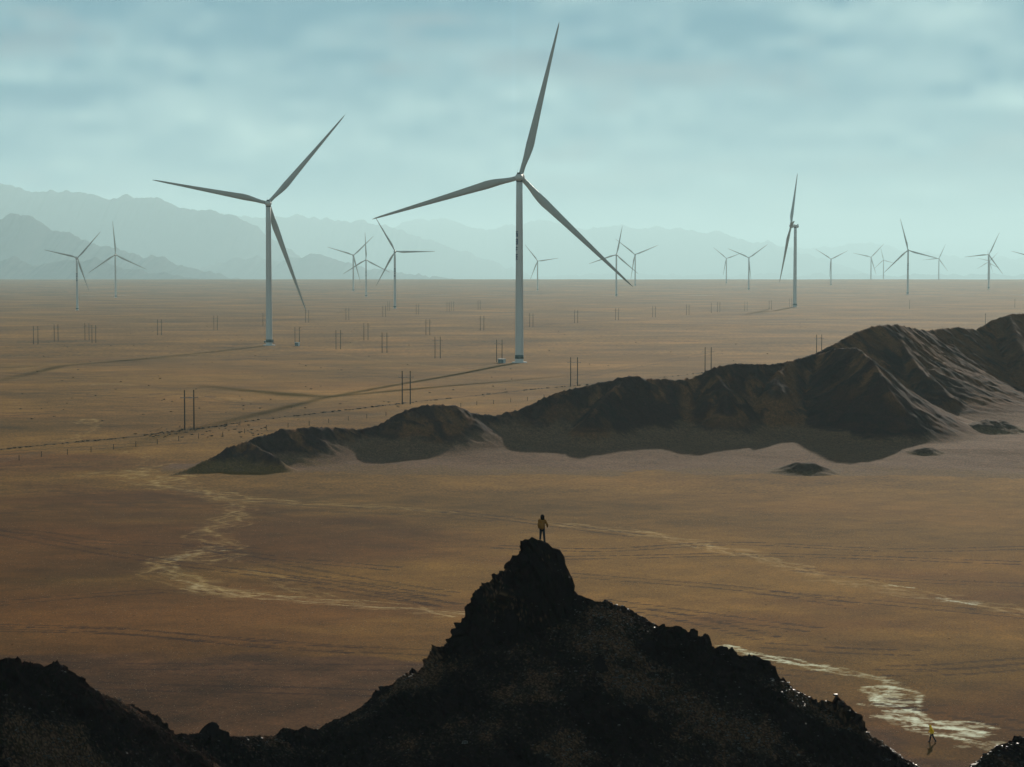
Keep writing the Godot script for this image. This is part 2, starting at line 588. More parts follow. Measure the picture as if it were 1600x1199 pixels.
func markings() -> void:
	var dark := Color(0.15, 0.10, 0.07, 0.5)
	var faint := Color(0.20, 0.14, 0.10, 0.45)
	var pale := Color(0.66, 0.56, 0.38, 0.36)
	var white := Color(0.86, 0.86, 0.76, 0.75)
	# dry washes and worn roads
	wash([[190, 736], [232, 745], [280, 763], [330, 774], [400, 782], [500, 788], [600, 793], [660, 797], [720, 802]], 13, 4, Color(pale, 0.36), 9.0)
	wash([[228, 733], [255, 729], [285, 724]], 5, 4, pale, 4.0)
	wash([[340, 776], [372, 790], [378, 803], [355, 815], [335, 825], [330, 835], [345, 850], [330, 862], [290, 870], [262, 878], [250, 887], [275, 900], [300, 915], [340, 925], [400, 932]], 6, 7, Color(pale, 0.42), 11.0)
	wash([[322, 828], [345, 838], [365, 838]], 3, 3, pale, 6.0)
	wash([[355, 858], [325, 860], [300, 868], [262, 876]], 4, 4, Color(white, 0.28), 7.0)
	wash([[375, 866], [340, 878], [290, 876]], 5, 4, pale, 6.0)
	wash([[255, 886], [280, 905], [300, 918]], 3, 3, Color(white, 0.2), 5.0)
	wash([[300, 918], [400, 932], [440, 935], [480, 938], [560, 945], [640, 950], [725, 962]], 4, 5, Color(0.76, 0.69, 0.52, 0.5), 10.0)
	wash([[380, 890], [430, 905], [470, 925], [500, 935], [540, 942]], 5, 4, pale, 6.0)
	wash([[880, 820], [960, 828], [1040, 840], [1110, 855], [1180, 868], [1230, 882], [1300, 905], [1400, 925], [1480, 938], [1530, 944], [1610, 960]], 5, 5, Color(0.68, 0.58, 0.42, 0.5), 10.0)
	wash([[1465, 935], [1500, 940], [1535, 944]], 2, 3, Color(0.86, 0.90, 0.86, 0.6), 10.0)
	wash([[1390, 915], [1430, 920]], 1.5, 1.5, white, 6.0)
	wash([[600, 793], [740, 804], [880, 820]], 3, 4, Color(pale, 0.16), 4.0)
	wash([[1120, 1010], [1180, 1025], [1220, 1032], [1260, 1040], [1300, 1048]], 3.0, 3.0, white, 14.0)
	wash([[1300, 1046], [1350, 1056], [1380, 1064], [1400, 1075]], 3, 4, Color(white, 0.45), 14.0)
	wash([[1385, 1074], [1393, 1085], [1395, 1098], [1405, 1106]], 4.5, 5.5, white, 34.0)
	wash([[1345, 1101], [1370, 1103], [1395, 1105]], 1.0, 1.4, white, 16.0)
	wash([[1405, 1110], [1430, 1122], [1450, 1132], [1490, 1140], [1540, 1148]], 5.0, 6.0, white, 30.0)
	wash([[1425, 1122], [1437, 1134], [1452, 1141], [1485, 1143]], 2.0, 2.6, white, 26.0)
	wash([[1470, 1150], [1510, 1158], [1560, 1168], [1600, 1176]], 2.4, 4.0, Color(white, 0.5), 20.0)
	wash([[440, 548], [520, 553], [590, 563], [660, 570], [725, 577]], 6, 6, Color(pale, 0.22), 0.8)
	wash([[545, 545], [550, 537], [580, 530], [640, 526]], 5, 5, Color(pale, 0.16), 0.6)
	wash([[140, 602], [175, 600], [205, 603]], 8, 8, Color(pale, 0.3), 1.2)
	wash([[125, 662], [140, 655], [150, 668]], 6, 4, Color(pale, 0.3), 1.5)
	wash([[310, 620], [350, 622], [390, 628]], 8, 8, Color(pale, 0.25), 0.8)
	wash([[105, 690], [125, 682], [150, 668]], 3, 3, Color(pale, 0.3), 1.5)
	wash([[60, 573], [20, 579], [0, 580]], 8, 8, Color(pale, 0.2), 0.5)
	wash([[205, 705], [222, 712], [228, 730]], 5, 5, Color(pale, 0.14), 1.6)
	# wheel tracks
	for t in [
		[[-20, 826], [60, 832], [150, 845], [300, 853], [400, 860]], [[-20, 829], [100, 853], [240, 877], [400, 898], [560, 920], [700, 948]],
		[[-20, 979], [160, 984], [270, 993], [400, 1003], [520, 1012], [700, 1022]], [[-20, 984], [200, 990], [400, 1008], [560, 1019]],
		[[90, 1038], [200, 1041], [400, 1043], [660, 1045]], [[140, 1074], [290, 1079], [400, 1080], [610, 1084]],
		[[-20, 946], [100, 935], [260, 924]], [[300, 850], [420, 880], [560, 905], [720, 930]], [[440, 905], [560, 925], [690, 945]],
		[[885, 899], [1000, 908], [1100, 915], [1200, 925], [1330, 945]], [[1000, 955], [1100, 975], [1200, 1000]],
		[[700, 800], [800, 812], [900, 825], [1000, 838]], [[880, 872], [1000, 870], [1200, 868], [1600, 880]],
		[[940, 940], [1020, 950], [1150, 968], [1280, 985]], [[1200, 928], [1400, 945], [1620, 965]],
		[[1390, 1046], [1480, 1043], [1620, 1032]], [[1380, 1050], [1500, 1048], [1620, 1040]],
		[[1380, 1098], [1450, 1108], [1500, 1118], [1620, 1142]], [[1200, 1046], [1260, 1052], [1310, 1060]],
		[[1200, 1010], [1320, 1018], [1450, 1022]], [[1250, 890], [1400, 905], [1620, 915]], [[340, 860], [450, 875], [620, 890]],
		[[780, 855], [950, 860], [1150, 850], [1400, 860], [1620, 855]],
	]:
		track(t, Color(dark, rng.randf_range(0.5, 0.85)), 1.3, 3.4, 0.1)
	for t in [
		[[-20, 710], [150, 700], [300, 690]], [[-20, 732], [150, 728], [240, 735]], [[-20, 770], [120, 765], [240, 790]],
		[[260, 768], [420, 790], [640, 800], [800, 812]], [[-20, 800], [160, 790], [330, 792]], [[-20, 650], [180, 640], [330, 645]],
		[[-20, 590], [60, 586], [100, 583]], [[100, 615], [210, 622], [270, 614]], [[400, 573], [500, 583], [620, 590], [700, 592]],
		[[400, 560], [560, 575], [720, 576], [830, 560]], [[310, 620], [360, 630], [480, 632], [560, 628]], [[900, 590], [1010, 570], [1120, 552]],
	]:
		track(t, faint, 3.4, 8.0, 0.1)
	# the dark, broken line of a bank with dry tufts, and others farther out
	track([[-20, 705], [100, 693], [200, 684], [280, 673], [330, 668], [400, 657], [500, 646], [600, 634], [680, 625], [760, 617], [800, 612], [900, 603], [1000, 594], [1110, 581]], Color(0.12, 0.08, 0.05, 0.7), 3.2, 0.0, 0.15)
	track([[220, 680], [300, 676], [400, 668], [450, 660]], Color(0.18, 0.13, 0.09, 0.4), 1.1, 2.0, 0.4)
	for t in [[[-30, 485.5], [120, 485], [260, 485], [420, 484]], [[-30, 537], [150, 534], [260, 536], [400, 540]], [[400, 505], [520, 503], [700, 497]], [[480, 485], [700, 484], [900, 483]], [[650, 525], [760, 524], [900, 518]],
		[[830, 511], [960, 501], [1080, 495], [1200, 490]], [[900, 515], [1060, 517], [1240, 519], [1400, 516]], [[-30, 464], [200, 463], [360, 461]], [[1200, 481], [1380, 482], [1500, 480], [1640, 478]], [[860, 535], [1000, 533], [1180, 536]],
		[[1210, 500], [1330, 506], [1480, 503]], [[-30, 505], [60, 503], [200, 499], [330, 494]], [[360, 563], [560, 545], [640, 541], [760, 540]]]:
		track(t, Color(0.18, 0.12, 0.09, 0.5), 14.0, 0.0, 0.2)


# ---------------------------------------------------------------- mountains

func mountains() -> void:
	range_("mountain", 12500.0, 950.0, 61, [[-130, 412], [-60, 410], [0, 408], [20, 402], [50, 414], [90, 412], [150, 404], [190, 420], [260, 429], [310, 437], [360, 446]], "low dark foothills at the far left below the peaked mountain")
	range_("mountain", 15000.0, 1450.0, 62, [[-160, 368], [-40, 352], [0, 341], [15, 332], [30, 336], [40, 335], [58, 346], [80, 359], [102, 364], [120, 374], [150, 382], [180, 389], [220, 403], [250, 402], [272, 412], [300, 419], [330, 428], [360, 436], [420, 446]], "grey peaked mountain at the left edge behind the small turbines")
	range_("mountain", 20000.0, 1900.0, 63, [[170, 446], [240, 438], [300, 425], [345, 409], [370, 404], [400, 404], [440, 407], [480, 399], [500, 398], [530, 408], [560, 416], [620, 425], [690, 434], [740, 446]], "pale low hazy mountain behind the large left turbine")
	range_("mountain", 23000.0, 2500.0, 64, [[-160, 296], [-40, 282], [0, 285], [20, 288], [50, 300], [75, 300], [90, 298], [130, 300], [160, 305], [177, 310], [190, 308], [200, 305], [212, 309], [222, 305], [238, 306], [262, 316], [290, 325], [340, 327], [365, 337], [400, 356], [450, 390], [500, 425], [540, 446]], "long blue grey mountain range rising at the left")
	range_("mountain", 33000.0, 3000.0, 68, [[230, 446], [270, 390], [310, 350], [345, 332], [365, 335], [390, 340], [440, 337], [470, 336], [500, 341], [530, 342], [548, 346], [570, 344], [600, 352], [640, 365], [720, 392], [800, 420], [860, 446]], "paler mountain range between the two large turbines")
	range_("mountain", 42000.0, 3900.0, 65, [[480, 446], [540, 380], [600, 352], [620, 351], [640, 346], [662, 341], [690, 339], [705, 343], [720, 349], [760, 358], [790, 353], [820, 349], [845, 341], [862, 343], [880, 350], [910, 358], [960, 353], [1000, 356], [1050, 356], [1090, 363], [1120, 362], [1160, 374], [1200, 379], [1260, 396], [1330, 420], [1380, 446]], "faint mountain range behind the large central turbine")
	range_("mountain", 52000.0, 4500.0, 66, [[1060, 446], [1120, 405], [1180, 384], [1240, 388], [1300, 386], [1340, 381], [1365, 381], [1400, 388], [1450, 396], [1500, 401], [1600, 404], [1700, 398], [1800, 420]], "very faint mountain range at the right above the horizon")
	range_("mountain", 34000.0, 1000.0, 67, [[760, 446], [860, 432], [950, 430], [1100, 431], [1250, 430], [1400, 431], [1560, 430], [1700, 431], [1800, 446]], "low flat line of hazy hills along the right horizon")


func range_(called: String, d: float, depth: float, sd: int, pix: Array, label: String) -> void:
	var n1 := fnl(sd, 1.0 / (depth * 0.9), 5, FastNoiseLite.TYPE_SIMPLEX_SMOOTH, FastNoiseLite.FRACTAL_RIDGED)
	var n2 := fnl(sd + 30, 1.0 / (depth * 0.12), 3)
	var n3 := fnl(sd + 60, 1.0 / (d * 0.016), 4, FastNoiseLite.TYPE_SIMPLEX_SMOOTH, FastNoiseLite.FRACTAL_RIDGED)
	var pts := PackedVector3Array()
	for p in pix:
		pts.append(at(p[0], p[1], d))
	var nx := 420
	var nz := 46
	var v := PackedVector3Array()
	var col := PackedColorArray()
	var x0 := pts[0].x
	var x1 := pts[pts.size() - 1].x
	for j in nz:
		var t := float(j) / (nz - 1) * 2.0 - 1.0       # -1 foot this side, 0 crest, 1 foot beyond
		for i in nx:
			var x := lerpf(x0, x1, float(i) / (nx - 1))
			var k := 0
			while k < pts.size() - 2 and pts[k + 1].x < x: k += 1
			var s := (x - pts[k].x) / (pts[k + 1].x - pts[k].x)
			var top := lerpf(pts[k].y, pts[k + 1].y, s) + n2.get_noise_2d(x, 0.0) * depth * 0.012 + n3.get_noise_2d(x, 9.0) * d * 0.0016
			var foot := -60.0
			var away := absf(t)
			var prof := pow(1.0 - away, 1.15)
			var z := -d - t * depth - n1.get_noise_2d(x * 0.6, 77.0) * depth * 0.08
			var rough := n1.get_noise_2d(x, z) * 0.42 * away * (1.0 - away) * 4.0 * 0.55
			var y := foot + (top - foot) * clampf(prof + minf(rough, 0.0) * 0.6 - rough * 0.06, 0.0, 1.0)
			v.append(Vector3(x, y, z))
			var c := 0.075 + 0.02 * n2.get_noise_2d(x, z)
			col.append(Color(c * 1.08, c * 0.98, c * 0.92))
	var o := obj(called, grid_mesh(nx, nz, v, col), M.mountain)
	tag(o, label, "mountain", "mountains beyond the plain", "structure")


# ---------------------------------------------------------------- hills in the middle distance

func crest(pix: Array) -> PackedVector3Array:
	var out := PackedVector3Array()
	for p in pix:
		out.append(at(p[0], p[1], p[2]))
	return out


func envelope(line: PackedVector3Array, x: float, z: float, near_s: float, far_s: float, round_: float, reach: float) -> Vector2:
	# the height of a ridge with that crest over (x, z), and how far the crest is
	var best := -1e9
	var how_far := 1e9
	for i in line.size() - 1:
		var a := line[i]
		var b := line[i + 1]
		if x < minf(a.x, b.x) - reach or x > maxf(a.x, b.x) + reach:
			continue
		var ex := b.x - a.x
		var ez := b.z - a.z
		var t := clampf(((x - a.x) * ex + (z - a.z) * ez) / (ex * ex + ez * ez), 0.0, 1.0)
		var qx := x - a.x - ex * t
		var qz := z - a.z - ez * t
		var far := sqrt(qx * qx + qz * qz)
		var s := near_s if qz > 0.0 else far_s
		var h := lerpf(a.y, b.y, t) - s * (sqrt(far * far + round_ * round_) - round_)
		if h > best:
			best = h
			how_far = far
	return Vector2(best, how_far)


func hollow_ridge(line: PackedVector3Array, x: float, z: float, floor_: float, steep: float, power: float) -> Vector3:
	# a ridge whose sides flatten towards the foot: height over the floor, share of the way down, place along the crest
	var best := Vector3(0, 1, 0)
	var run := 0.0
	for i in line.size() - 1:
		var a := line[i]
		var b := line[i + 1]
		var ex := b.x - a.x
		var ez := b.z - a.z
		var l2 := ex * ex + ez * ez
		var long := sqrt(l2)
		if x > minf(a.x, b.x) - 75.0 and x < maxf(a.x, b.x) + 75.0:
			var t := clampf(((x - a.x) * ex + (z - a.z) * ez) / l2, 0.0, 1.0)
			var qx := x - a.x - ex * t
			var qz := z - a.z - ez * t
			var far := sqrt(qx * qx + qz * qz)
			var rel := lerpf(a.y, b.y, t) - floor_
			if rel > 0.0:
				var wide := power * rel / steep
				var u := far / wide
				if u < 1.0:
					var h := rel * pow(1.0 - u, power)
					if h > best.x: best = Vector3(h, u, run + long * t)
		run += long
	return best


func fan_height(x: float, z: float, n: FastNoiseLite) -> float:
	# gentle at the foot and steeper towards the ridge on the left, an even apron on the right
	var d := -z
	var d0 := 452.0 - x * 0.06
	var back := 538.0 + clampf(x, -80.0, 90.0) * 0.45 + maxf(0.0, x - 90.0) * 1.25
	var rise := maxf(0.0, d - d0)
	var span := maxf(back - d0, 20.0)
	var r := minf(rise / span, 1.2)
	var even := 0.040 * rise * clampf(rise / 60.0, 0.0, 1.0)
	var hollow := span * 0.062 * r * r * (0.35 + 0.65 * r)
	var h := lerpf(hollow, even, smoothstep(20.0, 110.0, x)) * smoothstep(-84.0, -46.0, x) + n.get_noise_2d(x, z) * 0.35 * clampf(rise / 30.0, 0.0, 1.0)
	if d < d0: h = -(d0 - d) * 0.02
	if d > back: h = maxf(h - (d - back) * 0.5, -2.0)
	return h - 0.10 - maxf(0.0, -84.0 - x) * 0.05


func middle_hills() -> void:
	var main_line := crest([[258, 744, 462], [295, 731, 470], [330, 714, 477], [360, 698, 483], [385, 687, 488], [415, 678, 493], [440, 671, 497], [480, 666, 503], [520, 668, 509], [560, 670, 514], [590, 664, 518], [625, 645, 521], [655, 634, 523], [680, 632, 525], [705, 632, 528], [735, 644, 531], [770, 650, 535], [810, 640, 540], [870, 614, 546], [920, 602, 551], [985, 588, 556], [1010, 592, 558], [1040, 594, 560], [1080, 593, 562], [1115, 576, 564], [1140, 570, 566], [1200, 571, 570], [1235, 566, 576], [1275, 554, 588], [1320, 530, 602], [1345, 517, 612], [1370, 509, 620], [1400, 508, 630], [1425, 513, 640], [1450, 517, 650], [1475, 513, 660], [1500, 511, 668], [1525, 515, 675], [1550, 500, 682], [1578, 490, 690], [1605, 489, 698], [1660, 478, 712], [1760, 466, 735]])
	var spurs := [
		crest([[1278, 556, 587], [1312, 545, 577], [1340, 544, 566], [1362, 562, 553], [1380, 590, 542], [1394, 620, 533]]),
		crest([[985, 588, 556], [962, 605, 545], [940, 628, 535], [925, 648, 527]]),
		crest([[1235, 566, 576], [1216, 583, 564], [1210, 604, 552]]),
		crest([[1115, 577, 564], [1132, 604, 548], [1136, 630, 538]]),
		crest([[1500, 512, 668], [1478, 540, 645], [1466, 566, 626]]),
		crest([[1400, 509, 630], [1412, 540, 612], [1432, 570, 596], [1452, 590, 584]]),
		crest([[1578, 490, 690], [1590, 530, 662], [1612, 566, 640]]),
		crest([[385, 688, 488], [405, 700, 481], [432, 714, 475]]),
	]
	var gully := fnl(31, 1.0, 4, FastNoiseLite.TYPE_SIMPLEX_SMOOTH, FastNoiseLite.FRACTAL_RIDGED)
	var small := fnl(32, 1.0 / 5.0, 3)
	var jag := fnl(36, 1.0 / 2.6, 3, FastNoiseLite.TYPE_SIMPLEX_SMOOTH, FastNoiseLite.FRACTAL_RIDGED)
	var patch := fnl(33, 1.0 / 14.0, 4)
	var fan_n := fnl(34, 1.0 / 45.0, 3)
	var speck := fnl(35, 1.0 / 0.9, 2)
	var v := PackedVector3Array()
	var col := PackedColorArray()
	var nx := 500
	var nz := 440
	for j in nz:
		var z := -(428.0 + j * 0.8)
		for i in nx:
			var x := -120.0 + i * 0.8
			var f := fan_height(x, z, fan_n)
			var base := maxf(f, -1.0)
			var q := hollow_ridge(main_line, x, z, base, 0.80 if x < 95.0 else 0.74, 1.8)
			for l in spurs:
				var o := hollow_ridge(l, x, z, base, 0.95, 1.6)
				if o.x > q.x: q = Vector3(o.x, o.y, o.z + l[0].x * 3.0)
			var body := clampf(q.x / 4.0, 0.0, 1.0)
			var cut := gully.get_noise_2d(q.z / 11.0 + small.get_noise_2d(x * 0.3, z * 0.3) * 0.35, q.y * 1.3)
			var h := f + q.x
			if q.x > 0.0:
				h += (cut - 0.25) * minf(q.x * 0.35, 2.2 if x < 95.0 else 1.5) * (1.0 - q.y) * minf(q.y * 7.0, 1.0) + jag.get_noise_2d(x, z) * (0.45 if x < 95.0 else 0.25) * body * (1.0 - q.y) + small.get_noise_2d(x, z) * 0.30 * body
			v.append(Vector3(x, h + plain(x, z) + small.get_noise_2d(x, z) * 0.06, z))
			# brown rubble, streaks with painted sunlight and black rock on the ridges, grey gravel below, sand where the plain begins
			var t := patch.get_noise_2d(x, z)
			var lit_sand := smoothstep(0.02, 0.34, patch.get_noise_2d(q.z * 1.3 + 40.0, q.y * 16.0) + (0.12 if x > 88.0 and z < -575.0 else 0.0))  # sand streaks down the slope, partly painted in for streaks of sunlight
			var chute := 0.0
			for p in [[49.0, 6.0], [79.5, 7.0]]:
				var off := absf(x - float(p[0]) + (z + 560.0) * 0.06 + small.get_noise_2d(z * 0.4, x * 0.2) * 1.2)
				chute = maxf(chute, clampf(1.5 - off / 1.7, 0.0, 1.0))
			var rock := Color(0.046, 0.022, 0.017).lerp(Color(0.150, 0.064, 0.029), maxf(lit_sand, chute * 0.9))
			if x > 88.0: rock = rock.lerp(Color(0.110, 0.044, 0.019), smoothstep(-0.3, 0.3, t + (x - 120.0) / 60.0) * 0.7)
			if cut > 0.55 + t * 0.3: rock = rock.lerp(Color(0.028, 0.016, 0.014), 0.75)
			var c := 0.118 + 0.015 * t + 0.035 * speck.get_noise_2d(x, z)
			var stone := Color(c * 1.40, c * 0.74, c * 0.42)
			var bare := smoothstep(-0.25, 0.25, speck.get_noise_2d(x + 300.0, z) * 0.6 + patch.get_noise_2d(x * 0.7, z) * 0.5 + (478.0 - x * 0.06 + z) / 24.0)
			stone = stone.lerp(Color(0.160, 0.085, 0.030), bare)
			var is_rock := smoothstep(-0.5, 0.5, speck.get_noise_2d(x, z + 70.0) * 0.5 + t * 0.9 + (q.x - (2.2 if x < 90.0 else 1.2)) / 1.6)
			col.append(stone.lerp(rock * (1.0 + 0.35 * small.get_noise_2d(x * 3.0, z * 3.0)), is_rock if q.x > 0.0 else 0.0))
	tag(obj("hill", grid_mesh(nx, nz, v, col), M.fan), "dark brown rocky ridge with its grey gravel apron across the middle of the plain", "hill", "", "structure")
	# three low mounds on the gravel slope
	var k := 0
	var mound_words := ["low dark mound on the gravel slope, largest and nearest the right edge", "smallest dark mound on the gravel slope, between the other two", "low dark mound on the gravel slope nearest the sandy plain"]
	for s in [[1550, 672, 112, 26.0], [1447, 708, 58, 14.0], [1258, 738, 112, 23.0]]:
		var p := Vector3.ZERO
		for step in range(420, 720):
			p = at(s[0], s[1], step)
			if p.y < fan_height(p.x, p.z, fan_n) + plain(p.x, p.z): break
		var half: float = s[2] * 0.5 / F * -p.z
		var tall: float = s[3] / F * -p.z * 0.68
		v = PackedVector3Array()
		col = PackedColorArray()
		for j in 60:
			for i in 90:
				var x := (i / 89.0 * 2.0 - 1.0) * half * 1.7
				var z := -(j / 59.0 * 2.0 - 1.0) * half * 1.9
				var r := sqrt(pow(x / half, 2.0) + pow(z / (half * 1.15), 2.0))
				var h := tall * (exp(-r * r * 1.9) * 1.05 - 0.10) * (1.0 + 0.5 * patch.get_noise_2d(p.x + x * 1.5, p.z + z * 1.5))
				v.append(Vector3(x, fan_height(p.x + x, p.z + z, fan_n) + plain(p.x + x, p.z + z) - p.y + h + small.get_noise_2d(p.x + x, p.z + z) * 0.25 - 0.1, z))
				var c := 0.062 + 0.022 * small.get_noise_2d(x * 2.0, z * 2.0)
				var g := 0.118 + 0.03 * speck.get_noise_2d(p.x + x, p.z + z)
				col.append(Color(g * 1.4, g * 0.83, g * 0.44).lerp(Color(c * 1.35, c * 0.78, c * 0.5), smoothstep(-0.2, 0.2, h / tall - 0.33 + speck.get_noise_2d(x, z) * 0.25)))
		var o := obj("mound", grid_mesh(90, 60, v, col), M.fan)
		o.position = p
		tag(o, mound_words[k], "mound", "", "structure")
		k += 1


# ---------------------------------------------------------------- the rocky peak in front

var bulk: PackedVector3Array
var crag: PackedVector3Array
var crag_b: PackedVector3Array
var knob_line: PackedVector3Array
const STAND := Vector3(2.03, 0, -130.0)

func rock_base(x: float, z: float) -> Vector2:
	# height of the rock before its breakage, and how craggy it is
	var e := envelope(bulk, x, z, 0.70, 0.85, 1.2, 22.0)
	var k := envelope(knob_line, x, z, 1.0, 1.2, 0.7, 20.0)
	if k.x > e.x: e = k
	var h := e.x
	var c := 0.0
	for l in [crag, crag_b]:
		var q := envelope(l, x, z, 2.6, 3.4, 0.25, 9.0)
		if q.x > h - 1.5:
			c = maxf(c, clampf((q.x - h + 1.5) / 2.2, 0.0, 1.0))
		h = maxf(h, q.x)
	return Vector2(maxf(h, -3.0), c)


func drawn(p: Vector3) -> Vector3:   # bands of rock and rubble run down and to the right
	var a := Vector3(0.78, -0.45, 0.43)
	return p - a * p.dot(a) * 0.62


func boulder() -> ArrayMesh:
	# a broken block: a ball cut by a dozen random planes
	var ball := SphereMesh.new()
	ball.radial_segments = 12
	ball.rings = 8
	ball.radius = 1.0
	ball.height = 2.0
	var arr := ball.get_mesh_arrays()
	var pv: PackedVector3Array = arr[Mesh.ARRAY_VERTEX]
	var pi: PackedInt32Array = arr[Mesh.ARRAY_INDEX]
	var cuts := []
	for k in 12:
		cuts.append([Vector3(rng.randfn(), rng.randfn(), rng.randfn()).normalized(), rng.randf_range(0.5, 0.8)])
	for k in pv.size():
		for c in cuts:
			var over: float = pv[k].dot(c[0]) - float(c[1])
			if over > 0.0: pv[k] -= c[0] * over
	var st := begin()
	st.set_smooth_group(-1)
	st.set_color(Color(0.014, 0.010, 0.0095))
	for k in range(0, pi.size(), 3):
		tri(st, pv[pi[k]], pv[pi[k + 1]], pv[pi[k + 2]])
	return finish(st)


func slab(x: float, z: float, cell: float, salt: int) -> float:
	# broken ground: every cell is a slab with its own height and tilt
	var gx := floori(x / cell)
	var gz := floori(z / cell)
	var best := 1e9
	var out := 0.0
	for j in range(gz - 1, gz + 2):
		for i in range(gx - 1, gx + 2):
			var h := (i * 73856093) ^ (j * 19349663) ^ (salt * 83492791)
			h = (h ^ (h >> 13)) * 1274126177
			h = h ^ (h >> 16)
			var dx := x / cell - i - ((h & 255) / 255.0)
			var dz := z / cell - j - (((h >> 8) & 255) / 255.0)
			var d := dx * dx + dz * dz
			if d < best:
				best = d
				out = ((h >> 16) & 255) / 255.0 - 0.5 + dx * (((h >> 24) & 255) / 160.0 - 0.8) + dz * (((h >> 32) & 255) / 160.0 - 0.8)
	return out


func foreground_rock() -> void:
	bulk = crest([[-330, 1060, 108], [-180, 1020, 110], [-80, 1038, 112], [0, 1040, 112], [60, 1046, 113], [110, 1068, 115], [150, 1086, 117], [185, 1108, 119], [215, 1132, 121], [262, 1163, 124], [325, 1156, 126], [430, 1152, 128], [500, 1142, 129], [590, 1102, 130], [650, 1062, 130], [700, 1030, 130], [760, 1000, 130], [830, 965, 130], [880, 945, 130], [960, 950, 128], [1045, 994, 126], [1130, 1022, 124], [1200, 1064, 122], [1260, 1102, 121], [1318, 1138, 119], [1372, 1205, 116], [1420, 1300, 113]])
	crag = crest([[590, 1096, 130], [640, 1060, 130], [684, 1020, 130], [706, 998, 130], [716, 975, 130], [744, 940, 130], [756, 924, 130], [783, 904, 130], [803, 890, 130], [812, 868, 130], [822, 850, 130], [833, 843, 130], [845, 844, 130], [854, 848, 130], [857, 857, 130], [856, 878, 130], [853, 905, 130], [858, 932, 129.6], [908, 942, 129], [960, 944, 128]])
	crag_b = crest([[1040, 985, 126], [1048, 984, 126], [1080, 1004, 125], [1110, 1012, 124.6], [1132, 1012, 124.3], [1148, 1024, 124], [1186, 1040, 123.4], [1200, 1050, 123], [1207, 1078, 122.6], [1250, 1090, 121.6], [1300, 1103, 120.6], [1322, 1108, 120], [1336, 1128, 119.4], [1346, 1150, 119]])
	knob_line = crest([[1520, 1240, 111], [1545, 1188, 111], [1572, 1165, 111.5], [1610, 1160, 112], [1700, 1140, 113], [1850, 1110, 114], [2050, 1120, 115]])
	var flakes := fnl(42, 1.0 / 0.55, 2, FastNoiseLite.TYPE_CELLULAR)
	flakes.cellular_return_type = FastNoiseLite.RETURN_CELL_VALUE
	flakes.cellular_jitter = 1.0
	var ribs := fnl(43, 1.0 / 3.4, 4, FastNoiseLite.TYPE_SIMPLEX_SMOOTH, FastNoiseLite.FRACTAL_RIDGED)
	var where := fnl(44, 1.0 / 6.0, 3)
	var grain := fnl(45, 1.0 / 0.35, 2)
	var knobs := crest([[325, 1134, 126.5], [300, 1146, 126.5], [350, 1140, 126.5]])
	var ds := PackedFloat32Array()
	var d := 84.0
	while d < 158.0:
		ds.append(d)
		d += 0.075 if d > 103.0 and d < 133.0 else 0.6
	var xs := PackedFloat32Array()
	var x := -70.0
	while x < 70.0:
		xs.append(x)
		x += 0.075 if absf(x) < 33.0 else 0.7
	var nx := xs.size()
	var nz := ds.size()
	# the unbroken shape on the same net
	var hh := PackedFloat32Array()
	var cc := PackedFloat32Array()
	for dd in ds:
		for xx in xs:
			var q := rock_base(xx, -dd)
			hh.append(q.x)
			cc.append(q.y)
	var summit := at(846.0, 845.0, 130.0).y
	var v := PackedVector3Array()
	var col := PackedColorArray()
	v.resize(nx * nz)
	col.resize(nx * nz)
	for j in nz:
		var z := -ds[j]
		for i in nx:
			var k := j * nx + i
			var i0 := maxi(i - 4, 0)
			var i1 := mini(i + 4, nx - 1)
			var j0 := maxi(j - 4, 0)
			var j1 := mini(j + 4, nz - 1)
			var gx := (hh[j * nx + i1] - hh[j * nx + i0]) / (xs[i1] - xs[i0])
			var gz := (hh[j1 * nx + i] - hh[j0 * nx + i]) / (-ds[j1] + ds[j0])
			var nrm := Vector3(-gx, 1.0, -gz).normalized()
			var p := Vector3(xs[i], hh[k], z)
			var w := where.get_noise_3dv(drawn(p))
			var crags := clampf(cc[k] * 1.0 + smoothstep(0.02, 0.30, w) * 0.75, 0.0, 1.0)
			# slabs lean along the strike: a slanted frame for the breakage
			var s := Vector3(p.x * 0.9 + p.y * 0.45, p.y * 0.7 - p.x * 0.35, p.z)
			var lean := p.y * 0.55
			var push := ribs.get_noise_3dv(s) * 0.45 * (0.3 + crags) + slab(p.x + lean, p.z + p.y * 0.35, 0.95, 5) * 0.46 * crags + slab(p.x + lean, p.z + p.y * 0.35, 0.62, 2) * 0.34 * (0.10 + crags) + slab(p.x + lean, p.z, 0.27, 3) * 0.10 + grain.get_noise_3dv(p) * 0.05
			var keep := maxf(clampf((Vector2(p.x - STAND.x, p.z - STAND.z).length() - 0.35) / 0.6, 0.0, 1.0), clampf((summit - 0.35 - p.y) / 0.6, 0.0, 1.0))
			push *= keep
			v[k] = p + nrm * push
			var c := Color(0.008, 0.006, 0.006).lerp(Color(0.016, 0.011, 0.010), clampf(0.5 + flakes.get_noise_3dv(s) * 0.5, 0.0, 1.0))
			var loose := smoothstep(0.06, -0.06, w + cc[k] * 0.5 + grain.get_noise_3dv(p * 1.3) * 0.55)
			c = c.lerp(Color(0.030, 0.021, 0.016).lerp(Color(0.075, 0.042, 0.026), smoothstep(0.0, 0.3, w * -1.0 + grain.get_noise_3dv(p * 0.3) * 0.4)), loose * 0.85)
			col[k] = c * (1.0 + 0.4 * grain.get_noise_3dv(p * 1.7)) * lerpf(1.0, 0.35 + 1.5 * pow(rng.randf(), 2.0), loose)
	var hill := obj("rocky_hill", grid_mesh(nx, nz, v, col), M.rock)
